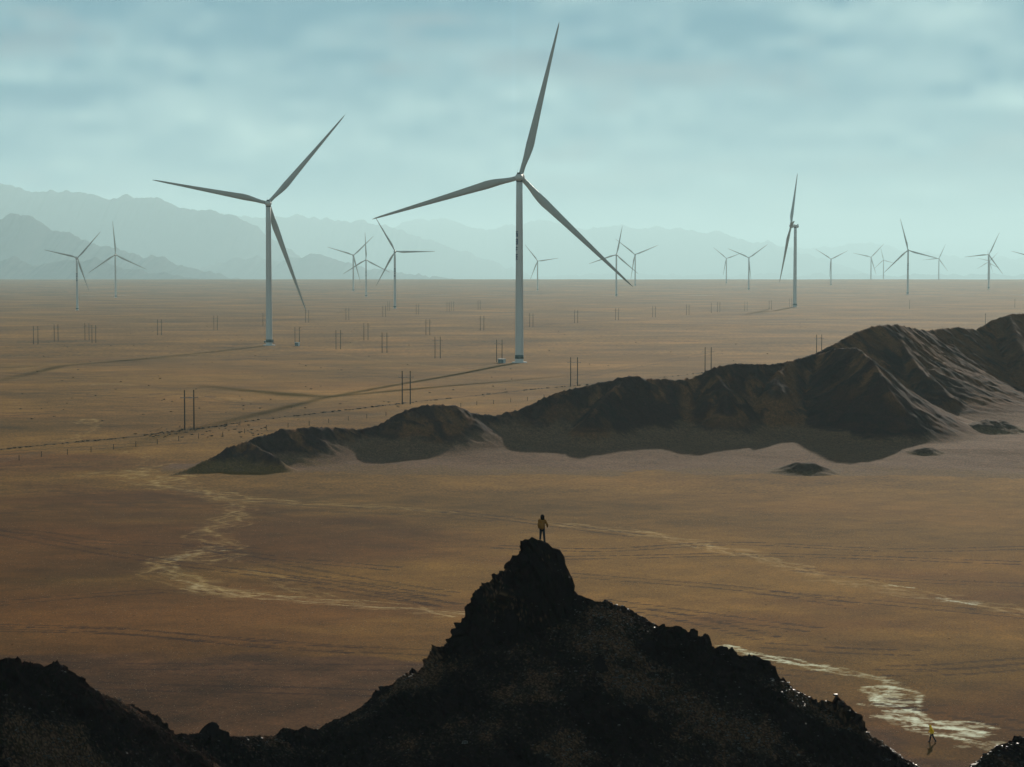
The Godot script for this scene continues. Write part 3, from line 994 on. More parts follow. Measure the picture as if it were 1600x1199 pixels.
	# big blocks that stand out of the crest
	for b in [[852, 866, 129.9, 0.75], [858, 882, 129.9, 0.8], [861, 905, 129.7, 0.8], [866, 926, 129.5, 0.75], [838, 872, 129.5, 0.8], [822, 868, 129.8, 0.6], [796, 896, 129.7, 0.55], [752, 930, 129.7, 0.6], [744, 944, 129.8, 0.55], [716, 985, 129.8, 0.6], [700, 1008, 129.8, 0.5], [664, 1046, 129.8, 0.4], [905, 944, 129, 0.6], [945, 946, 128.4, 0.5], [1046, 992, 126, 0.5], [1128, 1018, 124.3, 0.7], [1150, 1032, 124, 0.8], [1184, 1050, 123.4, 1.1], [1196, 1072, 123, 0.9], [1250, 1096, 121.6, 0.5], [1312, 1114, 120.3, 0.8], [1328, 1128, 120, 0.7], [1342, 1158, 119.2, 0.6], [60, 1044, 113, 0.7], [105, 1066, 115, 0.6], [150, 1088, 117, 0.5], [190, 1112, 119.2, 0.6], [325, 1150, 126.2, 1.1], [836, 930, 128.4, 0.8], [800, 975, 127.6, 0.9], [1010, 1010, 124.5, 0.7], [940, 1040, 123, 0.8], [1110, 1070, 121.5, 0.9], [1000, 1105, 119.5, 0.6], [900, 1090, 120.5, 0.7]]:
		var o := obj("boulder", boulder(), M.rock, hill)
		o.position = at(b[0], b[1], b[2]) - Vector3(0, 0.15, 0)
		o.scale = Vector3(rng.randf_range(0.85, 1.2), rng.randf_range(0.9, 1.25), rng.randf_range(0.9, 1.2)) * float(b[3]) * 0.8
		o.rotation = Vector3(rng.randfn(0.0, 0.2), rng.randf() * TAU, rng.randfn(0.0, 0.25))
	tag(hill, "black craggy rock peak with broken slopes in front of the plain", "rock", "", "structure")
	# loose broken stone on the slopes: three sorts of stone, thousands of each
	for sort in 3:
		var st := begin()
		st.set_smooth_group(-1)
		var ico := SphereMesh.new()
		ico.radial_segments = 5
		ico.rings = 2
		ico.radius = 0.5
		ico.height = 1.0
		var arr := ico.get_mesh_arrays()
		var pv: PackedVector3Array = arr[Mesh.ARRAY_VERTEX]
		var pi: PackedInt32Array = arr[Mesh.ARRAY_INDEX]
		var jig := fnl(50 + sort, 1.3, 1)
		for q in range(0, pi.size(), 3):
			var tv := []
			for e in 3:
				var a := pv[pi[q + e]]
				var f := a * (1.0 + 0.5 * jig.get_noise_3dv(a * 1.7))
				f.y = clampf(f.y, -0.3, 0.26 + 0.05 * sort)
				tv.append(f)
			tri(st, tv[0], tv[1], tv[2])
		var mesh := finish(st)
		var mm := MultiMesh.new()
		mm.transform_format = MultiMesh.TRANSFORM_3D
		mm.use_colors = true
		mm.mesh = mesh
		mm.instance_count = 9000
		var n := 0
		while n < 9000:
			var i := rng.randi_range(4, nx - 5)
			var j := rng.randi_range(4, nz - 5)
			if ds[j] < 103.0 or ds[j] > 133.0 or absf(xs[i]) > 33.0: continue
			var k := j * nx + i
			var w := where.get_noise_3dv(drawn(Vector3(xs[i], hh[k], -ds[j])))
			if rng.randf() > clampf(0.30 - w * 1.6 - cc[k] * 0.35, 0.04, 1.0) * (0.45 if xs[i] < 3.0 and xs[i] > -17.0 else 1.0) * (0.06 if sort == 1 and xs[i] < 2.0 else 1.0): continue
			if Vector2(xs[i] - STAND.x, -ds[j] - STAND.z).length() < 0.8: continue
			var tilt := 0.14 if sort == 1 else 0.35
			var size := 0.03 + 0.13 * pow(rng.randf(), 3.0) + (0.22 * rng.randf() if rng.randf() < 0.02 else 0.0)
			var bas := Basis.from_euler(Vector3(rng.randfn(0.0, tilt), rng.randf() * TAU, rng.randfn(0.0, tilt))).scaled(Vector3(size * rng.randf_range(0.8, 1.7), size * rng.randf_range(0.5, 1.0), size))
			mm.set_instance_transform(n, Transform3D(bas, v[k] + Vector3(0, size * 0.12, 0)))
			var c := rng.randf_range(0.008, 0.03)
			mm.set_instance_color(n, Color(c * 1.15, c * 0.92, c * 0.8))
			n += 1
		var o := MultiMeshInstance3D.new()
		o.name = numbered("loose_stones")
		o.multimesh = mm
		o.material_override = M.chip if sort == 1 else M.stone
		add_child(o)
		tag(o, ["small dark broken stones strewn over the rock slopes", "glinting dark stone chips scattered on the black rock", "larger dark angular stones lying on the rock slopes"][sort], "stones", "", "stuff")


# ---------------------------------------------------------------- wind turbines

func blade_mesh(R: float) -> ArrayMesh:
	var st := begin()
	st.set_smooth_group(1)
	var stations := [0.0, 0.02, 0.05, 0.09, 0.13, 0.17, 0.21, 0.26, 0.32, 0.40, 0.48, 0.56, 0.64, 0.72, 0.80, 0.87, 0.93, 0.97, 0.99, 1.0]
	var rings := []
	for t in stations:
		var f: float = t
		var root := 1.25
		var full: float
		if f < 0.21: full = lerpf(2.5, 4.5, smoothstep(0.03, 0.21, f))
		else: full = lerpf(4.5, 0.75, pow((f - 0.21) / 0.79, 0.86))
		if f > 0.96: full *= lerpf(1.0, 0.25, (f - 0.96) / 0.04)
		var thick := lerpf(2.5, 1.35, smoothstep(0.02, 0.2, f)) if f < 0.21 else full * lerpf(0.30, 0.16, (f - 0.21) / 0.79)
		var twist := deg_to_rad(lerpf(16.0, 1.0, pow(f, 0.45)) + 3.0)
		var lead := -lerpf(root, full * 0.30, smoothstep(0.02, 0.2, f))
		var y := 1.4 + f * (R - 1.4)
		var bend := -pow(f, 2.2) * 2.2
		var ring := []
		for k in 14:
			var a := TAU * k / 14.0
			var cx := 0.5 - 0.5 * cos(a)
			var blunt := 1.0 - smoothstep(0.02, 0.2, f)
			var th := sin(a) * 0.5 * lerpf(sqrt(maxf(cx, 0.0)) * (1.0 - cx) * 2.6, 1.0, blunt)
			var px := lead + cx * full
			var pz := th * thick
			ring.append(Vector3(px * cos(twist) - pz * sin(twist), y, px * sin(twist) + pz * cos(twist) + bend))
		rings.append(ring)
	for i in rings.size() - 1:
		for k in 14:
			var k1 := (k + 1) % 14
			quad(st, rings[i][k], rings[i + 1][k], rings[i + 1][k1], rings[i][k1])
	for k in range(1, 13):
		tri(st, rings[19][0], rings[19][k + 1], rings[19][k])
	return finish(st)


func glyph(n: int, r: float, y: float) -> ArrayMesh:
	# one painted sign of the column on a tower: strokes wrapped round the steel (facing +Z)
	var st := begin()
	st.set_smooth_group(1)
	var strokes: Array = [
		[[-1, 0.72, 1, 0.95], [-0.15, -1, 0.15, 0.72], [-0.9, 0.1, 0.9, 0.32], [-1, -0.95, -0.6, 0.0], [0.6, -0.95, 1, 0.0]],
		[[-1, -1, -0.7, 1], [0.7, -1, 1, 1], [-0.7, 0.75, 0.7, 1], [-0.7, -0.1, 0.7, 0.15], [-0.7, -1, 0.7, -0.75], [-0.14, -0.75, 0.14, 0.75]],
		[[-0.9, 0.5, 0.9, 0.72], [-0.14, -0.9, 0.14, 0.9], [-0.8, -0.2, 0.8, 0.0]],
		[[-0.9, 0.75, 0.9, 1], [-0.9, -0.1, 0.9, 0.12], [-0.9, -1, 0.9, -0.76], [-0.9, -1, -0.62, 1], [0.3, -0.76, 0.6, 0.75]],
	][n]
	for s in strokes:
		for part in 4:
			var x0 := lerpf(s[0] - 0.1, s[2] + 0.1, part / 4.0) * 1.4 / r
			var x1 := lerpf(s[0] - 0.1, s[2] + 0.1, (part + 1) / 4.0) * 1.4 / r
			var a := Vector3(sin(x0) * r, y + float(s[1] - 0.1) * 1.45, cos(x0) * r)
			var b := Vector3(sin(x0) * r, y + float(s[3] + 0.1) * 1.45, cos(x0) * r)
			var c := Vector3(sin(x1) * r, y + float(s[3] + 0.1) * 1.45, cos(x1) * r)
			var dd := Vector3(sin(x1) * r, y + float(s[1] - 0.1) * 1.45, cos(x1) * r)
			quad(st, a, b, c, dd)
	return finish(st)


func make_turbine() -> Node3D:
	# hub 100 m up, rotor turned away along -Z
	var t := thing("wind_turbine", "wind turbine", "wind turbine", Vector3.ZERO, "wind turbines of the farm")
	var st := begin()
	add_lathe(st, [Vector2(0.0, -0.6), Vector2(4.2, -0.6), Vector2(4.2, 0.35), Vector2(4.0, 0.5), Vector2(0, 0.5)], 24)
	obj("foundation", finish(st), M.concrete, t)
	st = begin()
	var rad := func(y: float) -> float: return lerpf(2.3, 1.72, y / 97.5)
	var prof := []
	for y in [0.45, 10.0, 24.0, 36.0, 48.0, 60.0, 72.0, 85.0, 97.5]:
		prof.append(Vector2(rad.call(y), y))
	prof.append(Vector2(0, 97.5))
	add_lathe(st, prof, 28)
	var tower := obj("tower", finish(st), M.tower, t)
	for k in 4:
		var y := 69.5 - k * 4.1
		obj("painted_sign", glyph(k, float(rad.call(y)) + 0.03, y), M.mark, tower)
	st = begin()
	add_lathe(st, [Vector2(2.32, 2.2), Vector2(2.36, 2.22), Vector2(2.36, 4.3), Vector2(2.32, 4.32)], 28)
	obj("base_ring", finish(st), M.band, tower)
	st = begin()
	add_box(st, Vector3(-2.5, 2.1, 1.2), Vector3(0.9, 0.15, 1.4))
	for k in 6: add_box(st, Vector3(-3.0 - k * 0.25, 1.9 - k * 0.3, 1.2), Vector3(0.25, 0.06, 1.1))
	add_box(st, Vector3(-2.45, 3.2, 1.2), Vector3(0.5, 2.0, 0.9))
	obj("entrance_steps", finish(st), M.vent, tower)
	# nacelle: a rounded housing lengthwise over the tower
	st = begin()
	var xf := Transform3D(Basis(Vector3.RIGHT, -PI / 2 + deg_to_rad(5.0)), Vector3(0, 100, 0))   # lathe axis to -Z, tilted up
	add_lathe(st, [Vector2(0, -4.2), Vector2(1.2, -4.1), Vector2(1.75, -3.5), Vector2(1.95, -2.0), Vector2(2.05, 0.5), Vector2(2.1, 2.2), Vector2(1.9, 2.6), Vector2(0, 2.6)], 20, xf)
	obj("nacelle", finish(st), M.tower, t)
	st = begin()
	add_box(st, Vector3(0, 102.0, 3.0), Vector3(1.8, 0.9, 1.2))
	for s in [-0.7, 0.7]: add_tube(st, Vector3(s, 101.9, 3.4), Vector3(s, 103.9, 3.4), 0.05, 0.04, 6)
	obj("vane_housing", finish(st), M.vent, t)
	st = begin()
	add_tube(st, Vector3(0, 97.4, 0), Vector3(0, 99.0, 0), 1.75, 1.75, 20)
	obj("yaw_collar", finish(st), M.vent, t)
	# generator drum and nose, carrying the three blades
	var hub := MeshInstance3D.new()
	hub.name = "hub"
	st = begin()
	var ax := Transform3D(Basis(Vector3.RIGHT, -PI / 2), Vector3.ZERO)
	add_lathe(st, [Vector2(0, -2.6), Vector2(2.25, -2.6), Vector2(2.45, -2.3), Vector2(2.45, -1.2), Vector2(2.0, -1.0), Vector2(1.9, 0.6), Vector2(1.6, 1.5), Vector2(0.9, 2.1), Vector2(0, 2.3)], 20, ax)
	hub.mesh = finish(st)
	hub.material_override = M.tower
	t.add_child(hub)
	hub.position = Vector3(0, 100.4, -5.4)
	hub.rotation.x = deg_to_rad(5.0)
	hub.rotation_order = EULER_ORDER_XYZ
	var bm := blade_mesh(83.0)
	for k in 3:
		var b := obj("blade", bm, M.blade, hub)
		b.rotation.z = -TAU * k / 3.0
	return t


func wind_turbines() -> void:
	# base x, base y, hub x, hub y, rotor radius, first blade clockwise from up, yaw to the right, signs turned by, distance or 0, words
	var rows := [
		[811.5, 567, 811.5, 276, 246, 14.5, 6, -70, 0, "tallest white wind turbine, standing at the centre with three dark blades"],
		[420.5, 540, 418, 317, 182, 41.0, -7, 150, 0, "large wind turbine left of the centre with a grey cabinet beside it"],
		[1242, 480, 1241, 353, 101, 34, -85, 150, 0, "wind turbine seen from the side, its rotor facing left"],
		[617, 482, 616.5, 393, 63, -30, 5, 0, 0, "mid-distance wind turbine crossed by the tip of the tallest turbine's blade"],
		[120.5, 485, 119.5, 403, 56, 43, 6, 0, 0, "wind turbine far left with dark signs, nearest of the left pair"],
		[180.5, 465, 179.5, 398, 53, -4, -4, 150, 0, "wind turbine far left in front of the mountain, with one blade upright"],
		[552, 455, 551.5, 399, 44, 47, 8, 150, 0, "leftmost of three small turbines right of the large left one"],
		[572, 464, 571.5, 406, 43, -2, -3, 0, 0, "middle of three small turbines, one blade straight up"],
		[840, 454, 839.5, 408, 33, -38, 4, 150, 0, "small hazy turbine just right of the tallest tower"],
		[963, 463, 963, 398, 46, 11.5, 5, 150, 0, "small turbine crossed by the tallest turbine's lower right blade tip"],
		[992.5, 447, 992.5, 398, 40, -52, -8, 150, 0, "small hazy turbine right of the one behind the blade tip"],
		[1135, 443, 1135, 404, 27, -50, 4, 150, 0, "leftmost of the two hazy turbines left of the side-on turbine"],
		[1170, 453, 1169.5, 403, 36, -66, 6, 150, 0, "hazy turbine with a V of raised blades left of the side-on turbine"],
		[1298.5, 446, 1298.5, 405, 29, -57, 3, 150, 0, "hazy turbine alone right of the side-on turbine, blades in a V"],
		[1361, 441, 1360.5, 402, 29, 43, 8, 150, 8000, "faint turbine left of the tiny one on the horizon"],
		[1380.5, 439, 1380.5, 406.5, 20, -14, 4, 150, 8500, "tiny faint turbine on the horizon, smallest beside the brown ridge's turbine"],
		[1418.5, 460, 1418.5, 391, 51, -14.5, 6, 0, 0, "turbine above the brown ridge at the right with signs on its tower"],
		[1467, 441, 1466, 404, 25, 24, 5, 150, 8000, "faint turbine between the signed tower and the right-hand cluster"],
		[1545, 451, 1544.5, 398, 38, 24, 8, 150, 0, "nearest turbine of the overlapping cluster near the right edge"],
		[1546.5, 440, 1546.5, 408, 19, 43, 3, 150, 8500, "faint turbine right behind the cluster's nearest one, a blade up right"],
		[1544, 440, 1544, 410, 20, -2, 3, 150, 8700, "faint turbine hidden behind the cluster's tower, blade tips low"],
		[1614, 447, 1614, 402, 35, 46, 5, 150, 0, "turbine cut off by the right edge with only a blade tip showing"],
	]
	var first := make_turbine()
	for i in rows.size():
		var r: Array = rows[i]
		var t: Node3D = first if i == 0 else first.duplicate()
		if i > 0:
			t.name = numbered("wind_turbine")
			add_child(t)
		var p := on_plain(r[0], r[1])
		if float(r[8]) > 0.0:
			p = at(r[0], r[1], r[8])
			p.y = minf(p.y, plain(p.x, p.z))
		var px := F / -p.z
		var tall: float = (at(r[2], r[3], -p.z).y - p.y)
		t.position = p
		t.scale = Vector3.ONE * (tall / 100.4)
		t.rotation.y = -deg_to_rad(r[6])
		var hub: Node3D = t.get_node("hub")
		hub.scale = Vector3.ONE * (float(r[4]) / px / (83.0 * tall / 100.4))
		hub.basis = Basis(Vector3.RIGHT, deg_to_rad(9.0 if i == 2 else 5.0)) * Basis(Vector3.BACK, -deg_to_rad(r[5])) * Basis.from_scale(hub.scale)
		if i == 2:                       # parked, its blades turned edge to the wind
			for b in hub.get_children():
				b.basis = b.basis * Basis(Vector3.UP, deg_to_rad(72.0))
		t.get_node("tower").rotation.y = deg_to_rad(r[7]) - t.rotation.y
		tag(t, r[9], "wind turbine", "wind turbines of the farm")


# ---------------------------------------------------------------- poles, cabinets, fence

func make_poles() -> Node3D:
	var t := thing("twin_pole", "twin pole", "utility poles", Vector3.ZERO, "twin poles carrying lines across the plain")
	var st := begin()
	add_tube(st, Vector3(0, -0.5, 0), Vector3(0, 12.0, 0), 0.22, 0.16, 10)
	var pole := finish(st)
	for s in [-1.45, 1.45]:
		obj("pole", pole, M.pole, t).position.x = s
	st = begin()
	add_box(st, Vector3(0, 9.75, 0.2), Vector3(5.6, 0.16, 0.12))
	obj("crossarm", finish(st), M.steel, t)
	st = begin()
	for s in [-2.7, 0.0, 2.7]:
		add_tube(st, Vector3(s, 9.8, 0.2), Vector3(s, 10.15, 0.2), 0.05, 0.05, 6)
		for k in 3: add_tube(st, Vector3(s, 9.84 + k * 0.1, 0.2), Vector3(s, 9.89 + k * 0.1, 0.2), 0.10, 0.08, 8)
	obj("insulators", finish(st), M.steel, t)
	return t


func pole_pairs() -> void:
	# left x, right x, base y, words
	var rows := [
		[289, 302.5, 672, "nearest pair of tall dark poles, beside the dark bank at the left"],
		[628.5, 641, 632, "pair of dark poles just above the small hump of the dark ridge"],
		[891, 903, 603, "pair of dark poles right of the tallest turbine, behind the ridge"],
		[1101, 1112, 582, "pair of dark poles rising behind the ridge's middle hump"],
		[1275, 1285, 556, "pair of pole tops showing over the ridge's saddle at the right"],
		[52.3, 59, 538, "leftmost pair of thin poles below the far left turbines"],
		[85, 90, 534, "short second pair of thin poles from the left edge"],
		[132.5, 139, 532, "tall pair of thin poles below the far left turbine's foot"],
		[144, 149, 536, "short pair of thin poles right beside a taller pair"],
		[246, 252, 524, "thin pair of poles alone between the left turbines and the large one"],
		[334, 339.5, 516, "thin pair of poles left of the large left turbine's tower"],
		[460, 468.5, 540, "pair of poles with a dark cabinet between their feet"],
		[524, 533, 546, "pair of poles right of the dark cabinet by the left turbine"],
		[568, 575.5, 532, "pair of thin poles below the three small turbines"],
		[596, 605.5, 551.5, "pair of poles midway between the two large turbines, nearest there"],
		[665, 672, 524, "pair of thin poles right of the turbine with the blade tip"],
		[678.5, 689, 560, "pair of poles left of the tallest turbine, nearest on its left but one"],
		[749.5, 757, 516.5, "thin pair of poles with a dark bank at its foot"],
		[775.5, 785, 566, "pair of poles beside the grey cabinet at the tallest turbine"],
		[410.5, 416, 510, "pair of thin poles half hidden by the large left tower"],
		[477, 482.5, 504, "thin far poles under the left turbine's lowest blade tip"],
		[540, 545.5, 500, "thin far poles below the leftmost of three small turbines"],
		[598, 602.5, 495.5, "thin far poles left of the mid-distance turbine's foot"],
		[606, 608.8, 486, "faint narrow poles touching the mid-distance turbine's left side"],
		[650, 654.5, 491.5, "thin far poles right of the mid-distance turbine's foot"],
		[698, 702.5, 487, "faint far poles, left of two pairs standing close together"],
		[705, 709, 486, "faint far poles, right of two pairs standing close together"],
		[746.5, 751, 484, "faint far poles behind the thin pair with the dark bank"],
		[827, 833.5, 511, "pair of thin poles just right of the tallest tower"],
		[897, 903.5, 505, "second pair of thin poles right of the tallest tower"],
		[961, 967.5, 500.5, "third pair of thin poles right of the tallest tower"],
		[1019, 1025, 496, "fourth pair of thin poles right of the tallest tower"],
		[1072, 1077.5, 492.5, "fifth pair of thin poles right of the tallest tower"],
		[1120.5, 1125.5, 488, "sixth pair of thin poles right of the tallest tower"],
		[1163, 1168.5, 486, "seventh pair of thin poles right of the tallest tower"],
		[1201.5, 1206, 484, "thin poles at a gap left of the side-on turbine's foot"],
		[1233.5, 1238, 480, "faint poles touching the side-on turbine's foot"],
	]
	var first := make_poles()
	for i in rows.size():
		var r: Array = rows[i]
		var t: Node3D = first if i == 0 else first.duplicate()
		if i > 0:
			t.name = numbered("twin_pole")
			add_child(t)
		var p := on_plain((r[0] + r[1]) * 0.5, r[2])
		t.position = p
		var gap: float = (r[1] - r[0]) / F * -p.z
		t.rotation.y = acos(clampf(gap / 2.9, 0.5, 1.0)) + rng.randf_range(-0.05, 0.05)
		tag(t, r[3], "utility poles", "twin poles carrying lines across the plain")
	var singles := [[1111.5, 489, "single thin pole between the fifth and sixth pairs"], [1421.5, 483, "single pole below the turbine above the brown ridge"], [1586, 481, "single pole near the right edge above the ridge"], [1540, 512, "short pole top showing over the brown ridge's right hump"]]
	for s in singles:
		var p := on_plain(s[0], s[1])
		var t := thing("utility_pole", s[2], "utility pole", p, "single poles on the plain")
		var st := begin()
		add_tube(st, Vector3(0, -0.5, 0), Vector3(0, 12.0, 0), 0.24, 0.16, 10)
		obj("pole", finish(st), M.pole, t)
		st = begin()
		add_box(st, Vector3(0, 11.2, 0.2), Vector3(2.0, 0.1, 0.09))
		obj("crossarm", finish(st), M.steel, t)


func boxes_and_fence() -> void:
	var spots_ := [[464.3, 541, 2.6, 2.4, "dark transformer cabinet with a pale side by the left turbine"], [784, 567.5, 3.4, 2.1, "grey transformer cabinet left of the tallest turbine's foot"], [414.2, 536, 1.1, 1.5, "small black box left of the large left tower's foot"]]
	for s in spots_:
		var t := thing("transformer_cabinet", s[4], "cabinet", on_plain(s[0], s[1]))
		var w: float = s[2]
		var h: float = s[3]
		var st := begin()
		add_box(st, Vector3(0, h * 0.5, 0), Vector3(w, h, w * 0.75))
		obj("housing", finish(st), M.cabinet_pale, t)
		st = begin()
		for k in 2: add_box(st, Vector3((k - 0.5) * w * 0.48, h * 0.5, w * 0.385), Vector3(w * 0.46, h * 0.92, 0.05))
		obj("door", finish(st), M.cabinet, t)
		st = begin()
		add_box(st, Vector3(0, h + 0.06, 0), Vector3(w * 1.08, 0.12, w * 0.85))
		obj("roof", finish(st), M.cabinet_pale, t)
		t.rotation.y = -0.45
	# posts of a wire fence following the dark bank
	var line := [[-5, 727], [29.5, 720], [64.5, 714], [105, 710.5], [142, 707], [177, 702.5], [212, 698.5], [245.5, 694.5], [279, 689.5], [310, 685.5], [348, 682.5], [382, 677.5], [416, 672], [450, 668.5], [483, 665], [513.5, 661.5], [544, 657.5], [573, 654], [603, 650.5], [632, 647], [661, 643], [690, 639], [720, 636], [745, 633.5], [771, 631.5], [798, 629], [824, 626.5], [850, 623]]
	var f := thing("wire_fence", "line of small dark fence posts below the dark bank at the left", "fence", on_plain(line[0][0], line[0][1]))
	var st := begin()
	add_tube(st, Vector3(0, -0.3, 0), Vector3(0, 1.45, 0), 0.085, 0.075, 8)
	var post := finish(st)
	st = begin()
	var before := Vector3.ZERO
	for k in line.size():
		var p := on_plain(line[k][0], line[k][1]) - f.position
		obj("post", post, M.pole, f).position = p
		if k > 0:
			for y in [0.5, 0.9, 1.3]:
				add_tube(st, before + Vector3(0, y, 0.1), p + Vector3(0, y, 0.1), 0.006, 0.006, 4, false)
		before = p
	obj("wire", finish(st), M.steel, f)
	# dry tufts along the bank and at pole feet
	var bank := path_of([[-20, 705], [100, 693], [200, 684], [280, 673], [330, 668], [400, 657], [500, 646], [600, 634], [680, 625], [760, 617], [800, 612], [900, 603], [1000, 594], [1110, 581]])
	var places := []
	along(bank, 1.1, func(p: Vector3, across: Vector3, t: float) -> void:
		if rng.randf() < 0.62 - t * 0.35: places.append([p + across * rng.randfn(0.0, 0.5), rng.randf_range(0.25, 0.6)]))
	for k in 70:
		var q := on_plain(rng.randf_range(225, 420), rng.randf_range(664, 684))
		places.append([q, rng.randf_range(0.2, 0.5)])
	for k in 260:
		places.append([on_plain(rng.randf_range(-20, 1300), rng.randf_range(500, 690)), rng.randf_range(0.2, 0.55)])
	for k in 160:
		places.append([on_plain(rng.randf_range(-20, 1620), rng.randf_range(800, 1010)), rng.randf_range(0.05, 0.14)])
	st = begin()
	st.set_smooth_group(-1)
	for k in 26:
		var a := rng.randf() * TAU
		var lean := rng.randf_range(0.2, 1.0)
		var b := Vector3(cos(a) * 0.5, 0, sin(a) * 0.5) * rng.randf_range(0.1, 1.0)
		var tip := b + Vector3(cos(a) * lean, rng.randf_range(0.5, 1.1), sin(a) * lean) * 0.7
		var side := Vector3(-sin(a), 0, cos(a)) * 0.16
		tri(st, b - side, tip, b + side)
	var mm := MultiMesh.new()
	mm.transform_format = MultiMesh.TRANSFORM_3D
	mm.use_colors = true
	mm.mesh = finish(st)
	mm.instance_count = places.size()
	for k in places.size():
		var q: Vector3 = places[k][0]
		var s: float = places[k][1]
		q.y = plain(q.x, q.z) - 0.02
		mm.set_instance_transform(k, Transform3D(Basis(Vector3.UP, rng.randf() * TAU).scaled(Vector3(s * 1.8, s, s * 1.8)), q))
		var c := rng.randf_range(0.03, 0.06)
		mm.set_instance_color(k, Color(c * 1.2, c * 0.95, c * 0.7))
	var o := MultiMeshInstance3D.new()
	o.name = "dry_scrub"
	o.multimesh = mm
	o.material_override = M.scrub
	add_child(o)
	tag(o, "low dark dry tufts scattered over the plain and its bank", "scrub", "", "stuff")


func near_gravel() -> void:
	var stone := SphereMesh.new()
	stone.radial_segments = 5
	stone.rings = 2
	stone.radius = 0.5
	stone.height = 0.8
	var where := fnl(82, 1.0 / 14.0, 3)
	var mm := MultiMesh.new()
	mm.transform_format = MultiMesh.TRANSFORM_3D
	mm.use_colors = true
	mm.mesh = stone
	mm.instance_count = 60000
	var n := 0
	while n < 60000:
		var d := 168.0 + 230.0 * pow(rng.randf(), 1.5)
		var x := rng.randf_range(-0.33, 0.33) * d
		if rng.randf() > 0.45 + where.get_noise_2d(x, d) * 1.3: continue
		var s := 0.03 + 0.07 * pow(rng.randf(), 2.0)
		mm.set_instance_transform(n, Transform3D(Basis(Vector3.UP, rng.randf() * TAU).scaled(Vector3(s * 1.3, s * 0.8, s)), Vector3(x, plain(x, -d) + s * 0.1, -d)))
		var c := 0.06 + 0.22 * rng.randf()
		mm.set_instance_color(n, Color(c * 1.15, c * 0.85, c * 0.62))
		n += 1
	var o := MultiMeshInstance3D.new()
	o.name = "gravel"
	o.multimesh = mm
	o.material_override = M.scrub
	add_child(o)
	tag(o, "small dark and pale stones strewn over the near flats", "gravel", "", "stuff")


# ---------------------------------------------------------------- people

func body_mesh(bones: Array, cell: float, soft: float, st: SurfaceTool) -> void:
	# one skin over tapered bones [a, b, radius a, radius b]: a smooth joined distance field, meshed as surface nets
	var lo := Vector3.INF
	var hi := -Vector3.INF
	for b in bones:
		var r := maxf(b[2], b[3]) + cell * 2.0 + soft * 0.5
		lo = lo.min(b[0] - Vector3.ONE * r).min(b[1] - Vector3.ONE * r)
		hi = hi.max(b[0] + Vector3.ONE * r).max(b[1] + Vector3.ONE * r)
	var n := Vector3i(((hi - lo) / cell).ceil()) + Vector3i.ONE
	var f := PackedFloat32Array()
	f.resize(n.x * n.y * n.z)
	f.fill(1.0)
	for b in bones:
		var a: Vector3 = b[0]
		var ab: Vector3 = b[1] - a
		var l2 := maxf(ab.length_squared(), 1e-9)
		var r := maxf(b[2], b[3]) + soft + cell * 2.0
		var i0 := Vector3i(((a.min(b[1]) - Vector3.ONE * r - lo) / cell).floor()).clamp(Vector3i.ZERO, n - Vector3i.ONE)
		var i1 := Vector3i(((a.max(b[1]) + Vector3.ONE * r - lo) / cell).ceil()).clamp(Vector3i.ZERO, n - Vector3i.ONE)
		for z in range(i0.z, i1.z + 1):
			for y in range(i0.y, i1.y + 1):
				for x in range(i0.x, i1.x + 1):
					var p := lo + Vector3(x, y, z) * cell
					var t := clampf((p - a).dot(ab) / l2, 0.0, 1.0)
					var dd := (p - a - ab * t).length() - lerpf(b[2], b[3], t)
					var k := (z * n.y + y) * n.x + x
					var h := maxf(soft - absf(f[k] - dd), 0.0) / soft
					f[k] = minf(f[k], dd) - h * h * soft * 0.25
	var vid := {}
	var verts := PackedVector3Array()
	for z in n.z - 1:
		for y in n.y - 1:
			for x in n.x - 1:
				var sum := Vector3.ZERO
				var cnt := 0
				var base := (z * n.y + y) * n.x + x
				var c := [f[base], f[base + 1], f[base + n.x], f[base + n.x + 1], f[base + n.x * n.y], f[base + n.x * n.y + 1], f[base + n.x * n.y + n.x], f[base + n.x * n.y + n.x + 1]]
				var inside := 0
				for q in 8:
					if c[q] < 0.0: inside += 1
				if inside == 0 or inside == 8: continue
				for e in [[0, 1], [2, 3], [4, 5], [6, 7], [0, 2], [1, 3], [4, 6], [5, 7], [0, 4], [1, 5], [2, 6], [3, 7]]:
					var u: float = c[e[0]]
					var w: float = c[e[1]]
					if (u < 0.0) != (w < 0.0):
						var t := u / (u - w)
						var p0 := Vector3(e[0] & 1, (e[0] >> 1) & 1, (e[0] >> 2) & 1)
						var p1 := Vector3(e[1] & 1, (e[1] >> 1) & 1, (e[1] >> 2) & 1)
						sum += p0.lerp(p1, t)
						cnt += 1
				vid[base] = verts.size()
				verts.append(lo + (Vector3(x, y, z) + sum / cnt) * cell)
	st.set_smooth_group(1)
	for z in range(1, n.z - 1):
		for y in range(1, n.y - 1):
			for x in range(1, n.x - 1):
				var k := (z * n.y + y) * n.x + x
				var s0 := f[k] < 0.0
				for axis in 3:
					var step: int = [1, n.x, n.x * n.y][axis]
					if s0 == (f[k + step] < 0.0): continue
					var u: int = [n.x, n.x * n.y, 1][axis]
					var w: int = [n.x * n.y, 1, n.x][axis]
					var q := [k - u - w, k - w, k, k - u]
					if not (vid.has(q[0]) and vid.has(q[1]) and vid.has(q[2]) and vid.has(q[3])): continue
					var a := verts[vid[q[0]]]
					var b := verts[vid[q[1]]]
					var c2 := verts[vid[q[2]]]
					var d := verts[vid[q[3]]]
					if s0: quad(st, a, d, c2, b)
					else: quad(st, a, b, c2, d)


